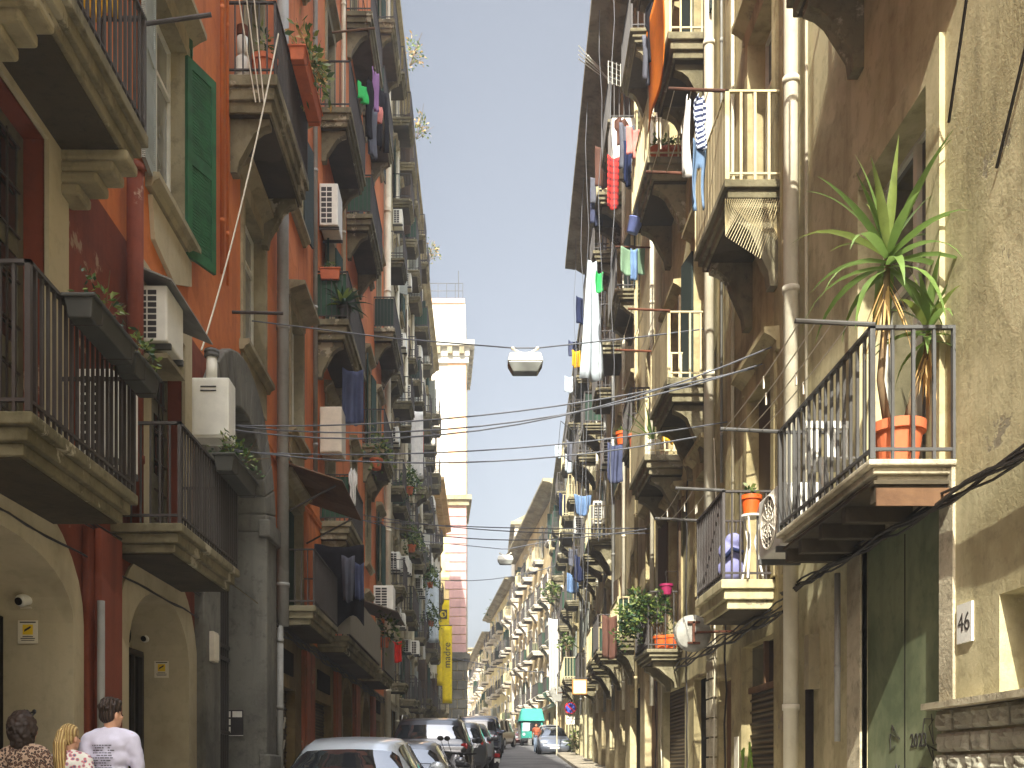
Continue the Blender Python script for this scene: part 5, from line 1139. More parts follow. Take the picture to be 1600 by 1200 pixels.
for (X, Y, z, n, lab) in ((-2.95, 29.2, 10.6, 120, 'trailing plant under the third-floor corner by the pale downpipe'), (-2.95, 31.5, 5.8, 150, 'row of spiky leaves on the low balcony beside the pale downpipe'), (-2.9, 41.5, 13.2, 300, 'leafy balcony plant on the cream palazzo, upper of two'), (-2.9, 43, 11.2, 260, 'leafy balcony plant on the cream palazzo, lower of two'), (-2.9, 58, 12.4, 500, 'ivy mass covering a balcony of the pale grey palazzo, upper part'), (-2.9, 58.6, 10.3, 500, 'ivy mass covering a balcony of the pale grey palazzo, lower part')):
    t = thing('balcony_plant', lab, 'plant', (X, Y, z)); pot(t, (X - .1, Y, z - .4), .18, .3); foliage(t, (X, Y, z + .15), .35 + Y * .004, .6 + Y * .008, .4 + .01 * Y, n, .16, .09)
for (X, Y, z, lab) in ((-2.95, 44, 32.2, 'dry weed tuft growing on the orange palazzo roof edge, topmost against the sky'), (-2.85, 47, 30.9, 'green weed tuft on the roof edge of the cream palazzo'), (-2.9, 58, 30.8, 'leafy weed tuft on the roof edge of the pale grey palazzo')):
    t = thing('roof_weed', lab, 'plant', (X, Y, z)); stems(t, (X - .2, Y, z - .3), [(X + random.uniform(-.4, .6), Y + random.uniform(-.6, .6), z + random.uniform(-.4, 1.1)) for _ in range(9)], .012); foliage(t, (X, Y, z + .25), .6, .7, .7, 170, .16, .07, ('leaf2', 'dry', 'leaf'))
for (X, Y, z, mt, lab) in ((3.4, 13.0, 4.85, 'orangepot', 'orange plastic pot on the white stand of the second low balcony'), (3.1, 20.7, 8.1, 'terra', 'terracotta pots row on the sandy house balcony'), (3.15, 18.6, 13.0, 'terra', 'clay pot with cactus on the third-floor cream balcony, left one'), (3.35, 18.6, 13.0, 'terra', 'clay pot with cactus on the third-floor cream balcony, middle one'), (3.5, 18.6, 13.0, 'terra', 'clay pot with cactus on the third-floor cream balcony, by the wall'), (3.3, 24.2, 9.3, 'orangepot', 'orange pot beside the white unit on the long tan house')):
    r_, h_ = (.13, .24) if Y < 20 else (.17, .3)
    t = thing('flower_pot', lab, 'pot', (X, Y, z)); pot(t, (X, Y, z - (.34 if 12.9 < z < 13.1 else 0)), r_, h_, mt); foliage(t, (X, Y, z + (.0 if 12.9 < z < 13.1 else h_ + .03)), r_ * .9, r_ * .9, r_ * 1.0, 70, .07, .05, ('leaf2', 'leaf'))
t = thing('potted_plant', 'spiky plant in a pot on a cream balcony above the wires', 'plant', (3.1, 19.2, 8.0)); pot(t, (3.15, 19.0, 7.43), .16, .28, 'whitemetal'); mb = MB()
for i in range(22): blade(mb, (3.15, 19.0, 7.75), i * 2.4, 1.3 - i * .05, .8, .04, .12)
mb.build('foliage', M['yucca'], t)
for (X, Y, z, n, lab) in ((3.6, 44, 7.0, 120, 'green plant on a low balcony of the farther tan house'), (4.2, 62, 12.4, 200, 'green plant spilling from the narrow golden house'), (1.6, 128, 21.5, 160, 'roof garden shrub on the far pale yellow palazzo'), (3.2, 108, 6.0, 200, 'pale green bush by the road under the far palazzo'), (4.5, 49, 2.9, 120, 'weeds growing at the wall foot beside the silver car')):
    t = thing('balcony_plant' if z > 6.5 and z < 20 else 'bush', lab, 'plant', (X, Y, z - .3)); s = max(.4, Y / 90); stems(t, (X, Y, z - .3), [(X + random.uniform(-s, s) * .6, Y, z + s * random.uniform(.2, .7)) for _ in range(5)], .02); foliage(t, (X, Y, z + .15), s * .9, s, s, n, .1 + Y * .0022, .06 + Y * .001, ('leaf2', 'leaf'))
# furniture on the sunlit balconies
t = thing('plastic_chair', 'white plastic chair behind the bars of the yucca balcony', 'chair', (3.3, 9.6, 4.04))
mb = MB(); mb.box(WORLD, 9.4, 9.8, 4.46, 4.49, 3.1, 3.5); o = mb.build('seat', M['whitemetal'], t); bevel(o, .01)
mb = MB()
for k in range(5): mb.box(WORLD, 9.8, 9.83, 4.5, 4.92, 3.1 + k * .085, 3.15 + k * .085)
mb.box(WORLD, 9.79, 9.84, 4.88, 4.95, 3.08, 3.52); mb.build('backrest', M['whitemetal'], t)
for (x, y) in ((3.12, 9.42), (3.47, 9.42), (3.12, 9.78), (3.47, 9.78)): mb = MB(); mb.tube([(x, y, 4.04), (x, y, 4.46)], .018, 8); mb.build('leg', M['whitemetal'], t)
t = thing('plant_stand', 'white curled-iron stand on the second low balcony under the orange pot', 'stand', (3.4, 13.0, 4.03))
mb = MB(); mb.lathe((3.4, 13.0, 4.82), [(.14, 0), (.14, .025)], 20); mb.build('top', M['whitemetal'], t)
for k in range(3): a = k * 2.1; mb = MB(); mb.tube([(3.4 + .12 * math.cos(a), 13 + .12 * math.sin(a), 4.82), (3.4 + .05 * math.cos(a), 13 + .05 * math.sin(a), 4.5), (3.4 + .16 * math.cos(a), 13 + .16 * math.sin(a), 4.03)], .014, 6); mb.build('leg', M['whitemetal'], t)
t = thing('folded_bedding', 'lavender cushion bundle pressed behind the bars of the second low balcony', 'bedding', (3.18, 13.15, 4.03)); mb = MB(); mb.smooth = True; mb.ball((3.18, 13.15, 4.2), .17, .12, .18); mb.ball((3.16, 13.12, 4.42), .15, .1, .15); mb.ball((3.2, 13.1, 4.55), .11, .1, .1); o = mb.build('bundle', CL['lavender'], t)
md = o.modifiers.new('remesh', 'REMESH'); md.mode = 'VOXEL'; md.voxel_size = .02; md.use_smooth_shade = True
mb = MB(); mb.smooth = True; mb.tube([(3.06, 13.02, 4.3), (3.16, 12.98, 4.42), (3.3, 13.02, 4.38)], .03, 8); mb.build('strap', CL['navy'], t)

for i in range(14):
    random.seed(300 + i); Y = random.uniform(23, 56); z = random.choice([5.6, 9.5, 14.1, 18.2]) + random.uniform(-.3, .5) + (Y > 40) * .8
    o = garment('small drab towel drying on a balcony rail of the long tan houses', RB(Y, z, .72), .4, random.uniform(.6, 1.1), ['grey', 'navy', 'pale', 'bluegrey', 'brown'][i % 5], .35, 2); o['group'] = 'drab towels on the tan house balconies'; o.name = 'drying_towel'
# ------------------------------------------------------------------ vehicles
M['tyre'] = plain('tyre_rubber', (34, 34, 34), .85, var=.1); M['rim'] = plain('alloy_rim', (170, 172, 174), .35, .7)
M['carglass'] = glass('car_glass', (34, 38, 42), .03); M['redlamp'] = plain('red_tail_lamp', (150, 24, 20), .2, coat=.6); M['whitelamp'] = plain('clear_headlamp', (210, 214, 216), .15, coat=.6)
M['plate'] = plain('number_plate', (220, 220, 214), .5); M['trim'] = plain('black_car_trim', (30, 30, 32), .5)
def paint(name, c): return plain(name, c, .32, .25, .5, .03, coat=.7)
def cr(p0, p1, p2, p3, t): return .5 * (2 * p1 + (p2 - p0) * t + (2 * p0 - 5 * p1 + 4 * p2 - p3) * t * t + (3 * p1 - p0 - 3 * p2 + p3) * t ** 3)
KINDS = {  # stations: y, half width, sill, belt, roof edge height, roof half width
 'hatch': (3.95, [(0, .70, .42, .74, .76, .62), (.05, .80, .30, .88, .90, .66), (.16, .83, .26, .95, .98, .66), (.62, .85, .22, .95, 1.36, .54), (1.3, .86, .2, .94, 1.43, .56), (2.1, .86, .2, .93, 1.41, .56), (2.55, .86, .2, .93, 1.24, .58), (3.0, .85, .2, .92, .965, .66), (3.5, .82, .22, .84, .86, .62), (3.85, .76, .26, .66, .68, .58), (3.95, .66, .36, .58, .6, .5)]),
 'suv': (4.3, [(0, .78, .46, .9, .92, .7), (.05, .87, .34, 1.02, 1.04, .74), (.14, .9, .3, 1.06, 1.1, .74), (.5, .91, .26, 1.06, 1.53, .64), (1.2, .92, .24, 1.05, 1.6, .66), (2.2, .92, .24, 1.04, 1.58, .66), (2.7, .92, .24, 1.04, 1.38, .66), (3.15, .91, .24, 1.03, 1.08, .72), (3.75, .88, .28, .96, .98, .7), (4.18, .82, .32, .78, .8, .64), (4.3, .7, .42, .66, .68, .56)]),
 'van': (4.5, [(0, .82, .42, .9, .92, .74), (.04, .88, .3, 1.05, 1.08, .78), (.1, .9, .28, 1.1, 1.2, .78), (.28, .91, .24, 1.1, 1.76, .72), (1.2, .92, .22, 1.08, 1.84, .74), (2.8, .92, .22, 1.06, 1.82, .72), (3.3, .92, .22, 1.05, 1.5, .7), (3.75, .9, .22, 1.03, 1.1, .74), (4.15, .87, .26, .92, .94, .7), (4.42, .8, .3, .72, .74, .62), (4.5, .7, .4, .62, .64, .56)])}
def car(label, kind, mat, x, y, rz=0.0, scale=1.0, hs=1.0, rails=False, name='parked_car'):
    L_, st = KINDS[kind]; t = thing(name, label, 'car', (0, 0, 0))
    # densify the stations
    S = []; n = len(st)
    for i in range(n - 1):
        a, b, c, d = st[max(i - 1, 0)], st[i], st[i + 1], st[min(i + 2, n - 1)]
        for k in range(5):
            f = k / 5; row = [cr(a[j], b[j], c[j], d[j], f) for j in range(6)]; row[0] = b[0] + (c[0] - b[0]) * f
            row[3:5] = [b[j] + (c[j] - b[j]) * f if abs(c[4] - b[4]) > .2 else row[j] for j in (3, 4)]; S.append(row)
    S.append(list(st[-1]))
    def ring(r):
        yy, w, zs, zb, zr, wr = r; zb = min(zb, zr - .015); cr_ = .045 if zr - zb > .2 else .02
        h = [(w * .82, zs), (w * .97, zs + (zb - zs) * .25), (w, zs + (zb - zs) * .6), (w * .97, zb - .02), (w * .94, zb), (wr + (w * .94 - wr) * .5, (zb + zr) / 2 + .01 * (zr - zb)), (wr + .03, zr - .05 * min(1, (zr - zb) * 3)), (wr - .06, zr + cr_ * .45), (wr * .5, zr + cr_ * .85), (0, zr + cr_)]
        return [Vector((a, yy, b * hs)) for a, b in h] + [Vector((-a, yy, b * hs)) for a, b in h[-2::-1]]
    Rg = [ring(r) for r in S]; k = len(Rg[0]); mb = MB(); mb.smooth = True
    for r in Rg: mb.v += r
    for i in range(len(Rg) - 1):
        for j in range(k - 1): mb.f.append((i * k + j, i * k + j + 1, (i + 1) * k + j + 1, (i + 1) * k + j)); mb.m.append(0)
        mb.f.append((i * k + k - 1, i * k, (i + 1) * k, (i + 1) * k + k - 1)); mb.m.append(0)
    mb.f.append(tuple(range(k))); mb.f.append(tuple((len(Rg) - 1) * k + j for j in range(k))[::-1]); mb.m += [0, 0]
    body = mb.build('body', mat, t)
    def patch(nm, y0, y1, j0, j1, m, off=.008, f=lambda y: True):
        q = MB(); q.smooth = True; idx = [i for i, r in enumerate(S) if y0 - 1e-6 <= r[0] <= y1 + 1e-6]
        for i in idx:
            for j in range(j0, j1 + 1):
                p = Rg[i][j]; cen = Vector((0, p.y, .7)); a = Rg[i][min(j + 1, k - 1)] - Rg[i][max(j - 1, 0)]; b = Rg[min(i + 1, len(Rg) - 1)][j] - Rg[max(i - 1, 0)][j]
                nn = a.cross(b)
                if nn.length < 1e-9: nn = p - cen
                nn.normalize()
                if nn.dot(p - Vector((0, L_ / 2, .6))) < 0: nn = -nn
                q.v.append(p + nn * off)
        w_ = j1 - j0 + 1
        for a in range(len(idx) - 1):
            for b in range(w_ - 1): q.f.append((a * w_ + b, a * w_ + b + 1, (a + 1) * w_ + b + 1, (a + 1) * w_ + b)); q.m.append(0)
        if q.f: return q.build(nm, m, t)
    yr0, yr1 = st[2][0], st[3][0]; yf0, yf1 = st[6][0] - (st[6][0] - st[5][0]) * .9, st[7][0]
    d = (yr1 - yr0); mid = (k - 1) // 2
    patch('rear_window', yr0 + d * .05, yr1 - d * .12, mid - 3, mid + 3, M['carglass']); patch('windscreen', yf0, yf1 - .05, mid - 3, mid + 3, M['carglass'])
    for (a, b) in ((yr1 - d * .1, st[4][0] - .02), (st[4][0] + .06, (st[4][0] + st[6][0]) / 2 - .03), ((st[4][0] + st[6][0]) / 2 + .05, st[6][0] + .1)):
        patch('side_window', a, b, 4, 6, M['carglass']); patch('side_window', a, b, k - 7, k - 5, M['carglass'])
    wr_ = .31 * (1.05 if kind != 'hatch' else 1); 
    for yy in (st[4][0] - .42 if kind == 'hatch' else .85, L_ - .82):
        for s in (-1, 1):
            q = MB(); X = s * (st[5][1] - .085); q.lathe((X, yy, wr_), [(wr_ * .6, -.1), (wr_ * .93, -.1), (wr_, -.07), (wr_, .07), (wr_ * .93, .1), (wr_ * .66, .1), (.02, .07)], 24, (s, 0, 0)); wh = q.build('wheel', M['tyre'], t)
            q = MB(); q.lathe((X + s * .09, yy, wr_), [(wr_ * .64, 0), (wr_ * .62, .012), (wr_ * .2, .0), (wr_ * .18, .02), (.01, .02)], 12, (s, 0, 0)); q.build('rim', M['rim'], wh)
            q = MB(); q.lathe((s * (st[5][1] - .03), yy, wr_ + .03), [(wr_ * 1.16, 0), (wr_ * 1.16, .02), (wr_ * 1.06, .022)], 24, (s, 0, 0)); q.build('wheel_arch', M['trim'], t)
            q = MB()
    zb = st[2][3] * hs
    for s in (-1, 1):
        q = MB(); q.obox((s * st[1][1] * .84, .085, zb - .1), .15, .07, .2 if kind == 'hatch' else .3, R(20) * s * -1); o = q.build('taillight', M['redlamp'], t); bevel(o, .03)
        q = MB(); q.obox((s * .55, L_ - .2, (st[-3][4]) * hs - .14), .34, .26, .13, R(-22) * s); o = q.build('headlight', M['whitelamp'], t); bevel(o, .03)
        q = MB(); q.smooth = True; q.ball((s * (st[6][1] + .08), st[7][0] - .35, zb + .06), .11, .06, .075); q.build('mirror', mat, t)
    q = MB(); q.box(WORLD, -.012, .01, zb - .34, zb - .23, -.26, .26); q.build('number_plate', M['plate'], t)
    q = MB(); q.box(WORLD, L_ - .01, L_ + .012, .4, .5, -.26, .26); q.build('number_plate', M['plate'], t)
    q = MB(); q.obox((0, L_ - .045, .56 * hs), 1.0, .08, .09); q.build('grille', M['trim'], t)
    q = MB(); q.obox((0, .03, .42), 1.5, .1, .12); o = q.build('bumper', M['trim'], t); bevel(o, .03)
    q = MB(); q.tube([(.1, yr0 + d * .1, zb + .03), (-.35, yr0 + d * .3, zb + .15)], .01, 5); q.build('wiper', M['trim'], t)
    if rails:
        for s in (-1, 1): q = MB(); q.tube([(s * .6, .55, st[4][4] + .02), (s * .6, .7, st[4][4] + .09), (s * .6, 2.2, st[4][4] + .09), (s * .6, 2.4, st[4][4])], .018, 8); q.build('roof_rail', M['bmetal'], t)
    t.location = (x, y, gz(y + (1 if abs(rz) < 1 else -1) * 2) - .0); t.rotation_euler = (math.atan(.046) * (1 if abs(rz) < 1 else -1), 0, rz); t.scale = (scale,) * 3
    return t
car('pale silver hatchback seen from behind, nearest of the parked cars', 'hatch', paint('pale_silver_paint', (170, 178, 184)), -1.55, 11.4, 0, .98, .93)
car('low dark grey hatchback almost hidden beyond the pale silver one', 'hatch', paint('dark_grey_paint', (90, 92, 96)), -1.3, 15.7, 0, .95, .88)
sv = car('black estate car with roof rails behind the pale silver hatchback', 'suv', paint('black_paint', (36, 36, 40)), -1.12, 21.2, 0, 1.0, 1.0, True)
car('dark car parked next beyond the black estate with roof rails', 'suv', paint('anthracite_paint', (60, 62, 66)), -.78, 27.0, 0, .98, .97)
car('grey car fourth in the parked row', 'hatch', paint('mid_grey_paint', (120, 122, 126)), -.5, 32.5, 0, 1.0, 1.04)
car('dark people carrier in the middle of the parked row', 'van', paint('navy_paint', (48, 52, 66)), -.3, 38.5, 0, 1.0, .95)
car('bluish grey van fifth from the far end of the parked row', 'van', paint('blue_grey_paint', (84, 92, 110)), -.1, 45, 0, 1.0, 1.0)
car('black car before the last beige van of the row', 'suv', paint('jet_paint', (30, 30, 32)), .12, 52.5, 0)
car('beige van at the far end of the parked row, its side in the light', 'van', paint('beige_paint', (176, 164, 140)), .25, 63, R(-14), 1.0, .95)
car('silver car facing down the street on the sunlit side, behind the pole', 'hatch', paint('silver_paint', (112, 118, 130)), 3.75, 57.5, R(180), 1.0, 1.03)
car('white car parked directly behind the silver car on the sunlit side', 'hatch', paint('white_paint', (190, 190, 188)), 4.0, 63.5, R(180), 1.0, 1.12)
car('small dark red car beside the teal truck', 'hatch', paint('maroon_paint', (96, 50, 44)), 3.05, 82, R(180), .95)
# teal truck
t = thing('light_truck', 'small teal truck with a teal canvas hood farther up the sunlit side', 'truck', (3.6, 76, gz(76)))
TEAL = plain('teal_canvas', (52, 150, 134), .7, var=.06); z = gz(76); f = Fr(3.6, 76, 1, 0, 0, -1)
mb = MB(); mb.prism_u(Fr(3.6 - .8, 76, 1, 0, 0, -1), [(z + .45, .6), (z + 1.0, .65), (z + 1.75, .35), (z + 1.8, -1), (z + .45, -1)], 0, 1.6); o = mb.build('cab', TEAL, t); bevel(o, .05)
mb = MB(); mb.hexa([f(-.7, z + 1.06, .66), f(.7, z + 1.06, .66), f(.7, z + 1.02, .6), f(-.7, z + 1.02, .6), f(-.66, z + 1.68, .4), f(.66, z + 1.68, .4), f(.66, z + 1.66, .34), f(-.66, z + 1.66, .34)]); mb.build('windscreen', M['carglass'], t)
mb = MB(); mb.hexa([f(-.95, z + 1.8, .55), f(.95, z + 1.8, .55), f(.95, z + 1.8, -3.5), f(-.95, z + 1.8, -3.5), f(-.75, z + 2.75, .1), f(.75, z + 2.75, .1), f(.75, z + 2.75, -3.3), f(-.75, z + 2.75, -3.3)]); o = mb.build('canvas_hood', TEAL, t); bevel(o, .06)
mb = MB(); mb.box(f, -.9, .9, z + .5, z + 1.8, -3.5, -1.02); mb.build('load_bed', M['bmetal'], t)
mb = MB(); mb.box(f, -.78, .78, z + .35, z + .55, .5, .72); mb.build('bumper', M['trim'], t)
for s in (-1, 1):
    mb = MB(); mb.lathe(f(s * .6, z + .82, .62), [(.11, 0), (.11, .06)], 16, (0, -1, 0)); mb.build('headlight', M['whitelamp'], t)
    for w in (.1, -2.6): mb = MB(); mb.lathe(f(s * .7, z + .3, w), [(.1, -.1), (.3, -.1), (.3, .1), (.1, .1)], 18, (1, 0, 0)); mb.build('wheel', M['tyre'], t)
# scooters
def scooter(label, x, y, rz, col, mirror=True):
    t = thing('scooter', label, 'scooter', (0, 0, 0)); pm = paint('scooter_' + str(col[0]), col)
    mb = MB(); mb.smooth = True; mb.limb([((0, .25, .62), .17), ((0, .6, .6), .16), ((0, .75, .42), .12)], 12); mb.limb([((0, .75, .36), .1), ((0, 1.15, .34), .1)], 10); mb.limb([((0, 1.2, .38), .11), ((0, 1.32, .7), .13), ((0, 1.28, .95), .1)], 12); o = mb.build('body', pm, t)
    md = o.modifiers.new('remesh', 'REMESH'); md.mode = 'VOXEL'; md.voxel_size = .025; md.use_smooth_shade = True
    mb = MB(); mb.smooth = True; mb.ball((0, .42, .8), .14, .36, .07); mb.build('seat', M['trim'], t)
    for yy in (.2, 1.45): mb = MB(); mb.lathe((0, yy, .25), [(.12, -.05), (.22, -.06), (.25, -.03), (.25, .03), (.22, .06), (.12, .05)], 22, (1, 0, 0)); w = mb.build('wheel', M['tyre'], t); mb = MB(); mb.lathe((0, yy, .25), [(.14, -.03), (.14, .03)], 14, (1, 0, 0)); mb.build('rim', M['rim'], w)
    mb = MB(); mb.tube([(0, 1.43, .25), (0, 1.25, 1.0)], .025, 8); mb.tube([(-.34, 1.12, 1.06), (-.1, 1.22, 1.04), (.1, 1.22, 1.04), (.34, 1.12, 1.06)], .018, 8); mb.build('handlebar', M['trim'], t)
    for s in (-1, 1): mb = MB(); mb.smooth = True; mb.tube([(s * .24, 1.18, 1.06), (s * .34, 1.2, 1.28)], .007, 6); mb.ball((s * .35, 1.19, 1.32), .07, .02, .05); mb.build('mirror', M['trim'], t)
    mb = MB(); mb.box(WORLD, .02, .05, .5, .62, -.09, .09); mb.build('taillight', M['redlamp'], t); mb = MB(); mb.box(WORLD, -.02, .0, .32, .46, -.09, .09); mb.build('number_plate', M['plate'], t)
    t.location = (x, y, gz(y + .7)); t.rotation_euler = (0, R(4), rz); return t
scooter('silver scooter with dark mirrors parked right beside the black estate car', -.35, 19.2, R(12), (176, 178, 182))
scooter('black scooter parked in the gap before the black estate car', -.98, 19.0, R(-25), (34, 34, 36))
scooter('dark scooter parked on the road side of the fourth parked car', .42, 33, R(14), (52, 52, 56))
scooter('small scooter parked among cars near the beige van', .95, 58, R(20), (70, 60, 60))
# ------------------------------------------------------------------ people
M['skin'] = plain('skin', (208, 160, 130), .55, var=.05); M['skin2'] = plain('skin_tanned', (188, 138, 106), .55, var=.05)
M['hairdark'] = waved('dark_brown_hair', (64, 50, 40), (44, 34, 28), 14, 'X', rough=.5, bump=.5); M['hairblond'] = waved('blond_hair', (206, 178, 120), (150, 118, 70), 16, 'X', rough=.5, bump=.5)
M['haircurl'] = plain('dark_curly_hair', (54, 40, 32), .6, var=.2)
def leopard():
    m, t, p = nodes('leopard_print'); g = t.nodes.new('ShaderNodeTexCoord'); v = t.nodes.new('ShaderNodeTexVoronoi'); v.inputs['Scale'].default_value = 42; t.links.new(g.outputs['Object'], v.inputs['Vector'])
    a = ramp(t, v.outputs['Distance'], .28, .34); b = ramp(t, v.outputs['Distance'], .5, .56)
    t.links.new(mixc(t, mixc(t, s2l((112, 78, 60)), s2l((36, 27, 25)), a), s2l((172, 146, 124)), b), p.inputs['Base Color']); p.inputs['Roughness'].default_value = .85; return m
M['leopard'] = leopard()
m, t_, p_ = nodes('flowered_fabric'); g_ = t_.nodes.new('ShaderNodeTexCoord'); v_ = t_.nodes.new('ShaderNodeTexVoronoi'); v_.inputs['Scale'].default_value = 26; t_.links.new(g_.outputs['Object'], v_.inputs['Vector'])
t_.links.new(mixc(t_, mixc(t_, s2l((70, 110, 130)), s2l((190, 110, 120)), ramp(t_, v_.outputs['Distance'], .2, .3)), s2l((214, 214, 204)), ramp(t_, v_.outputs['Distance'], .4, .5)), p_.inputs['Base Color']); p_.inputs['Roughness'].default_value = .85; M['flowered'] = m
M['tee'] = plain('pale_lilac_tshirt', (204, 202, 220), .85, var=.03)
M['shoe'] = plain('shoe_white', (210, 208, 204), .6)
def vox(o, v, smooth=4):
    md = o.modifiers.new('remesh', 'REMESH'); md.mode = 'VOXEL'; md.voxel_size = v; md.use_smooth_shade = True
    if smooth: ms = o.modifiers.new('smooth', 'SMOOTH'); ms.factor = .5; ms.iterations = smooth
    return o
def person(label, x, y, h, turn, head_turn, skin, top, bottom, hair, style, sw=1.0, step=1, sleeve=.5, hand_pose=0):
    t = thing('person', label, 'person', (0, 0, 0)); V = Vector
    hip, sh = .92, 1.42; hw = .085; shw = .175 * sw
    hr = Matrix.Rotation(-head_turn, 3, 'Z'); hc = V((0, .015, 1.62))
    def hd(a, b, c): return hc + hr @ V((a, b, c))
    mb = MB(); mb.smooth = True
    rot = hr
    mb.ball(hd(0, -.008, .05), .074, .094, .088, rot); mb.ball(hd(0, .022, -.03), .062, .07, .085, rot); mb.ball(hd(0, .05, -.075), .036, .036, .034, rot); mb.ball(hd(0, .098, -.012), .012, .017, .024, rot); mb.ball(hd(0, .083, -.052), .022, .012, .01, rot)
    for s in (-1, 1): mb.ball(hd(s * .074, -.008, -.01), .012, .02, .032, rot); mb.ball(hd(s * .032, .066, -.018), .024, .02, .02, rot)
    mb.limb([(V((0, -.02, 1.38)), .062), (V((0, .0, 1.5)), .05), (hd(0, -.02, -.02), .056)])
    # torso
    for (z, rx, ry, yy) in ((1.36, .165 * sw, .092, -.01), (1.26, .155 * sw, .1, 0), (1.12, .135 * sw, .09, .005), (1.0, .14 * sw, .098, 0), (.92, .155 * sw, .105, -.005)): mb.ball((0, yy, z), rx, ry, .1, n=16)
    mb.limb([((-shw, -.01, sh), .055), ((0, -.02, sh + .03), .06), ((shw, -.01, sh), .055)])
    arms = {}
    for s in (-1, 1):
        el = V((s * (shw + .06), -.03 + .05 * s * step, 1.13)); wr = V((s * (shw + .05), .07 + .12 * s * step, .9)); mb.limb([(V((s * shw, -.01, sh)), .052), (V((s * shw, -.01, sh)).lerp(el, .5), .046), (el, .037), (el.lerp(wr, .4), .037), (wr, .026)])
        d = (wr - el).normalized(); pc = wr + d * .05; side = V((0, 1, 0)) - d * d.y; side.normalize(); inn = V((-s, 0, 0)); mb.limb([(wr, .026), (wr + d * .03, .03), (pc + side * .012, .026), (pc + d * .03 + side * .015, .021)]); mb.limb([(pc - side * .02, .022), (pc + d * .03 - side * .02, .019)])
        for k, (o_, ln) in enumerate(((.031, .068), (.011, .078), (-.01, .072), (-.03, .055))):
            b = pc + d * .035 + side * o_; m1 = b + d * ln * .5 + inn * .006; m2 = b + d * ln * .82 + inn * .022; mb.limb([(b, .0098), (m1, .0092), (m2, .0078)], 8)
        b = wr + d * .03 + side * .026; mb.limb([(b, .013), (b + d * .03 + side * .026 + inn * .01, .0115), (b + d * .058 + side * .028 + inn * .02, .009)], 8)
        arms[s] = (el, wr)
    legs = {}
    for s in (-1, 1):
        k = s * step; kn = V((s * hw, .05 + .09 * k, .49)); an = V((s * hw, -.03 + .2 * k, .085 + (.05 if k < 0 else 0))); mb.limb([(V((s * hw, 0, hip)), .088), (V((s * hw, .01, hip)).lerp(kn, .5), .074), (kn, .053), (kn.lerp(an, .35) + V((0, -.012, 0)), .052), (an, .034)]); legs[s] = (kn, an)
        mb.limb([(an + V((0, -.03, -.045)), .036), (an + V((0, .07, -.05)), .036), (an + V((0, .14, -.058)), .026)])
    body = mb.build('body', M[skin], t); vox(body, .0075, 2)
    for s in (-1, 1): q = MB(); q.smooth = True; q.ball(hd(s * .031, .078, .0), .011, .011, .009); q.build('eye', M['dark'], t)
    # clothes
    mb = MB(); mb.smooth = True
    for (z, rx, ry, yy) in ((1.37, .185 * sw, .112, -.012), (1.26, .178 * sw, .122, 0), (1.12, .165 * sw, .116, .005), (1.0, .165 * sw, .12, 0), (.9, .17 * sw, .124, -.005)): mb.ball((0, yy, z), rx, ry, .105, n=18)
    mb.limb([((-shw, -.01, sh), .068), ((0, -.022, sh + .025), .07), ((shw, -.01, sh), .068)])
    for s in (-1, 1):
        a = V((s * shw, -.01, sh)); el, wr = arms[s]; mb.limb([(a, .068), (a.lerp(el, min(1, sleeve * 1.6)), .062 if sleeve < .7 else .05)] + ([(el, .05), (el.lerp(wr, .85), .042)] if sleeve > .8 else []))
    for s in (-1, 1): mb.limb([((s * .035, -.025, 1.485), .045), ((s * shw * .6, -.02, 1.452), .06), ((s * shw, -.012, sh), .066)])
    tp = mb.build('top', M[top] if isinstance(top, str) else top, t); vox(tp, .012, 22)
    ds = tp.modifiers.new('folds', 'DISPLACE'); ds.texture = FOLD; ds.strength = .022; ds.mid_level = .5; ds.texture_coords = 'LOCAL'
    mb = MB(); mb.smooth = True; mb.ball((0, 0, .92), .17 * sw, .122, .1); mb.ball((0, 0, .84), .165 * sw, .12, .1)
    for s in (-1, 1):
        kn, an = legs[s]; mb.limb([(V((s * hw, 0, hip - .03)), .1), (V((s * hw, .01, hip)).lerp(kn, .5), .088), (kn, .07), (an + V((0, 0, .03)), .06)])
    q = mb.build('trousers', bottom, t); vox(q, .015, 4)
    for s in (-1, 1):
        an = legs[s][1]; q = MB(); q.smooth = True; q.limb([(an + V((0, -.035, -.04)), .044), (an + V((0, .07, -.045)), .044), (an + V((0, .15, -.055)), .033)]); vox(q.build('shoe', M['shoe'], t), .012, 3)
    # hair
    mb = MB(); mb.smooth = True; random.seed(int(x * -100))
    if style == 'short':
        mb.ball(hd(0, -.022, .062), .086, .098, .09, rot); mb.ball(hd(0, -.05, .0), .078, .062, .075, rot); mb.ball(hd(0, .03, .105), .07, .06, .045, rot)
        for i in range(60):
            a = random.uniform(0, 6.28); e = random.uniform(-.3, 1.5); p = hd(.086 * math.cos(a) * math.cos(e), -.025 + .09 * math.sin(a) * math.cos(e), .06 + .088 * math.sin(e))
            if (hr.transposed() @ (p - hc)).y < .05 or e > .7: mb.ball(p, .013, .016, .013, n=8)
    elif style == 'tail':
        mb.ball(hd(0, -.018, .055), .084, .1, .09, rot); mb.ball(hd(0, -.05, .0), .074, .06, .07, rot); b = hd(-.01, -.11, .06)
        mb.limb([(b, .034), (b + V((0, -.03, -.08)), .044), (b + V((-.005, -.03, -.2)), .05), (b + V((-.01, -.02, -.33)), .04), (b + V((-.01, -.01, -.45)), .018)])
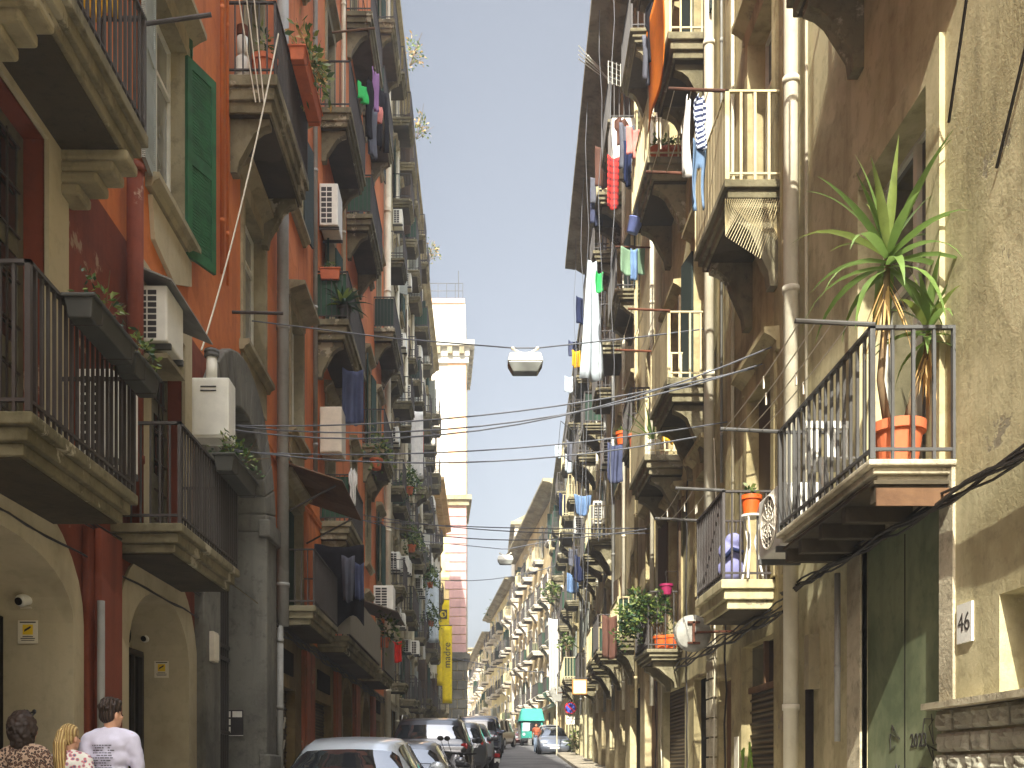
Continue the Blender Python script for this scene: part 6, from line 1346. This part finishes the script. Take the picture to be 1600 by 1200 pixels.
        for i in range(46):
            a = random.uniform(0, 6.28); r = .052; p0 = b + V((.03 * math.cos(a), .03 * math.sin(a), .01)); mb.tube([p0, b + V((r * math.cos(a), r * math.sin(a) - .03, -.1)), b + V((r * 1.05 * math.cos(a + .3), r * math.sin(a + .3) - .03, -.24)), b + V((.03 * math.cos(a), .03 * math.sin(a) - .015, -.4 - random.random() * .1))], [.007, .008, .007, .003], 5)
    else:
        mb.ball(hd(0, -.022, .06), .09, .104, .092, rot); mb.ball(hd(0, -.05, -.05), .1, .075, .13, rot)
        for i in range(330):
            a = random.uniform(2.4, 7.0); e = random.uniform(-1.35, 1.4); rr = 1 + .12 * random.random(); p = hd(.098 * math.cos(a) * math.cos(e) * rr, -.03 + .1 * math.sin(a) * math.cos(e) * rr, .04 + (.105 if e > 0 else .2) * math.sin(e) * rr)
            mb.ball(p, random.uniform(.016, .032), random.uniform(.016, .032), random.uniform(.02, .04), n=8)
    ho = mb.build('hair', M[hair], t); vox(ho, .008 if style != 'tail' else .006, 4 if style == 'short' else 1)
    if style == 'curly':
        q = MB(); q.smooth = True; q.tube([hd(-.085, -.01, .11), hd(-.06, .05, .155), hd(0, .07, .165), hd(.06, .05, .155), hd(.085, -.01, .11)], .008, 8)
        for s in (-1, 1): q.ball(hd(s * .055, .045, .165), .03, .012, .022, rot)
        q.build('sunglasses', M['trim'], t)
    k = h / 1.745
    t.location = (x, y, gz(y) + .13 if x < -2.75 else gz(y)); t.rotation_euler = (0, 0, turn); t.scale = (k, k, k)
    return t, tp
FOLD = bpy.data.textures.new('cloth_folds', 'CLOUDS'); FOLD.noise_scale = .09; FOLD.noise_depth = 1
DENIM = plain('blue_denim', (84, 100, 132), .85); BEIGE = plain('beige_trousers', (176, 160, 130), .85); BLACKC = plain('black_trousers', (46, 44, 46), .85); PALE = plain('pale_jeans', (168, 186, 206), .85)
pm, tee = person('man with short dark hair in a pale lilac T-shirt printed on the back', -2.98, 8.2, 1.66, 0, .55, 'skin', 'tee', BEIGE, 'hairdark', 'short', 1.02)
person('blond woman with a long ponytail walking between the two others', -3.21, 7.95, 1.46, 0, .35, 'skin', 'flowered', DENIM, 'hairblond', 'tail', .88, -1, .35)
person('woman with dark curly hair and sunglasses on her head, in a leopard print top', -3.47, 7.75, 1.53, -.1, .5, 'skin2', 'leopard', BLACKC, 'haircurl', 'curly', .95, 1, .5)
ORANGE = plain('rust_orange_top', (176, 92, 60), .85)
wt, _ = person('distant woman in a rust top and pale jeans walking with a white bag', 2.92, 56.5, 1.64, R(180), 0, 'skin2', ORANGE, PALE, 'hairdark', 'short', .9, 1, .4)
t = thing('hand_bag', 'white shopping bag carried by the distant woman', 'bag', (2.58, 56.5, gz(56.5) + .45))
mb = MB(); mb.smooth = True; mb.hexa([(2.44, 56.4, gz(56.5) + .42), (2.70, 56.4, gz(56.5) + .42), (2.70, 56.55, gz(56.5) + .42), (2.44, 56.55, gz(56.5) + .42), (2.48, 56.44, gz(56.5) + .78), (2.66, 56.44, gz(56.5) + .78), (2.66, 56.5, gz(56.5) + .78), (2.48, 56.5, gz(56.5) + .78)]); o = mb.build('bag_body', M['whitemetal'], t); bevel(o, .03)
mb = MB(); mb.tube([(2.50, 56.47, gz(56.5) + .77), (2.57, 56.47, gz(56.5) + .9), (2.64, 56.47, gz(56.5) + .77)], .01, 5); mb.build('handle', M['whitemetal'], t)
# printed lines on the T-shirt back (unreadable at this distance): flat print wrapped onto the cloth
random.seed(31); mb = MB()
for r_ in range(10):
    z = 1.36 - .021 * r_; xx = -.125
    while xx < .035:
        w = random.uniform(.012, .036)
        if random.random() < .93:
            n = 3
            for i in range(n): a, b = xx + w * i / n, xx + w * (i + 1) / n; mb.face([(a, -.2, z), (b, -.2, z), (b, -.2, z + .0085), (a, -.2, z + .0085)])
        xx += w + .006
pr = mb.build('shirt_print', plain('grey_ink', (92, 92, 104), .9, var=0), tee)
sw_ = pr.modifiers.new('wrap', 'SHRINKWRAP'); sw_.target = tee; sw_.wrap_method = 'PROJECT'; sw_.use_project_y = True; sw_.use_project_z = False; sw_.use_project_x = False; sw_.use_positive_direction = True; sw_.use_negative_direction = True; sw_.offset = .003
# ------------------------------------------------------------------ hazy air down the street
mb = MB(); mb.hexa([(-60, -12, -60), (60, -12, -60), (60, 330, -60), (-60, 330, -60), (-60, -12, 52), (60, -12, 52), (60, 330, 52), (-60, 330, 52)])
hz, t_, p_ = nodes('pale_air'); t_.nodes.remove(p_); pv = t_.nodes.new('ShaderNodeVolumePrincipled'); pv.inputs['Density'].default_value = .0013; pv.inputs['Color'].default_value = (.93, .95, 1, 1); pv.inputs['Anisotropy'].default_value = .3
t_.links.new(pv.outputs[0], t_.nodes['Material Output'].inputs['Volume']); ho_ = mb.build('haze', hz, loc=(0, 0, -60)); ho_['kind'] = 'stuff'
for o in list(bpy.data.objects):
    if '_b' in o: del o['_b']
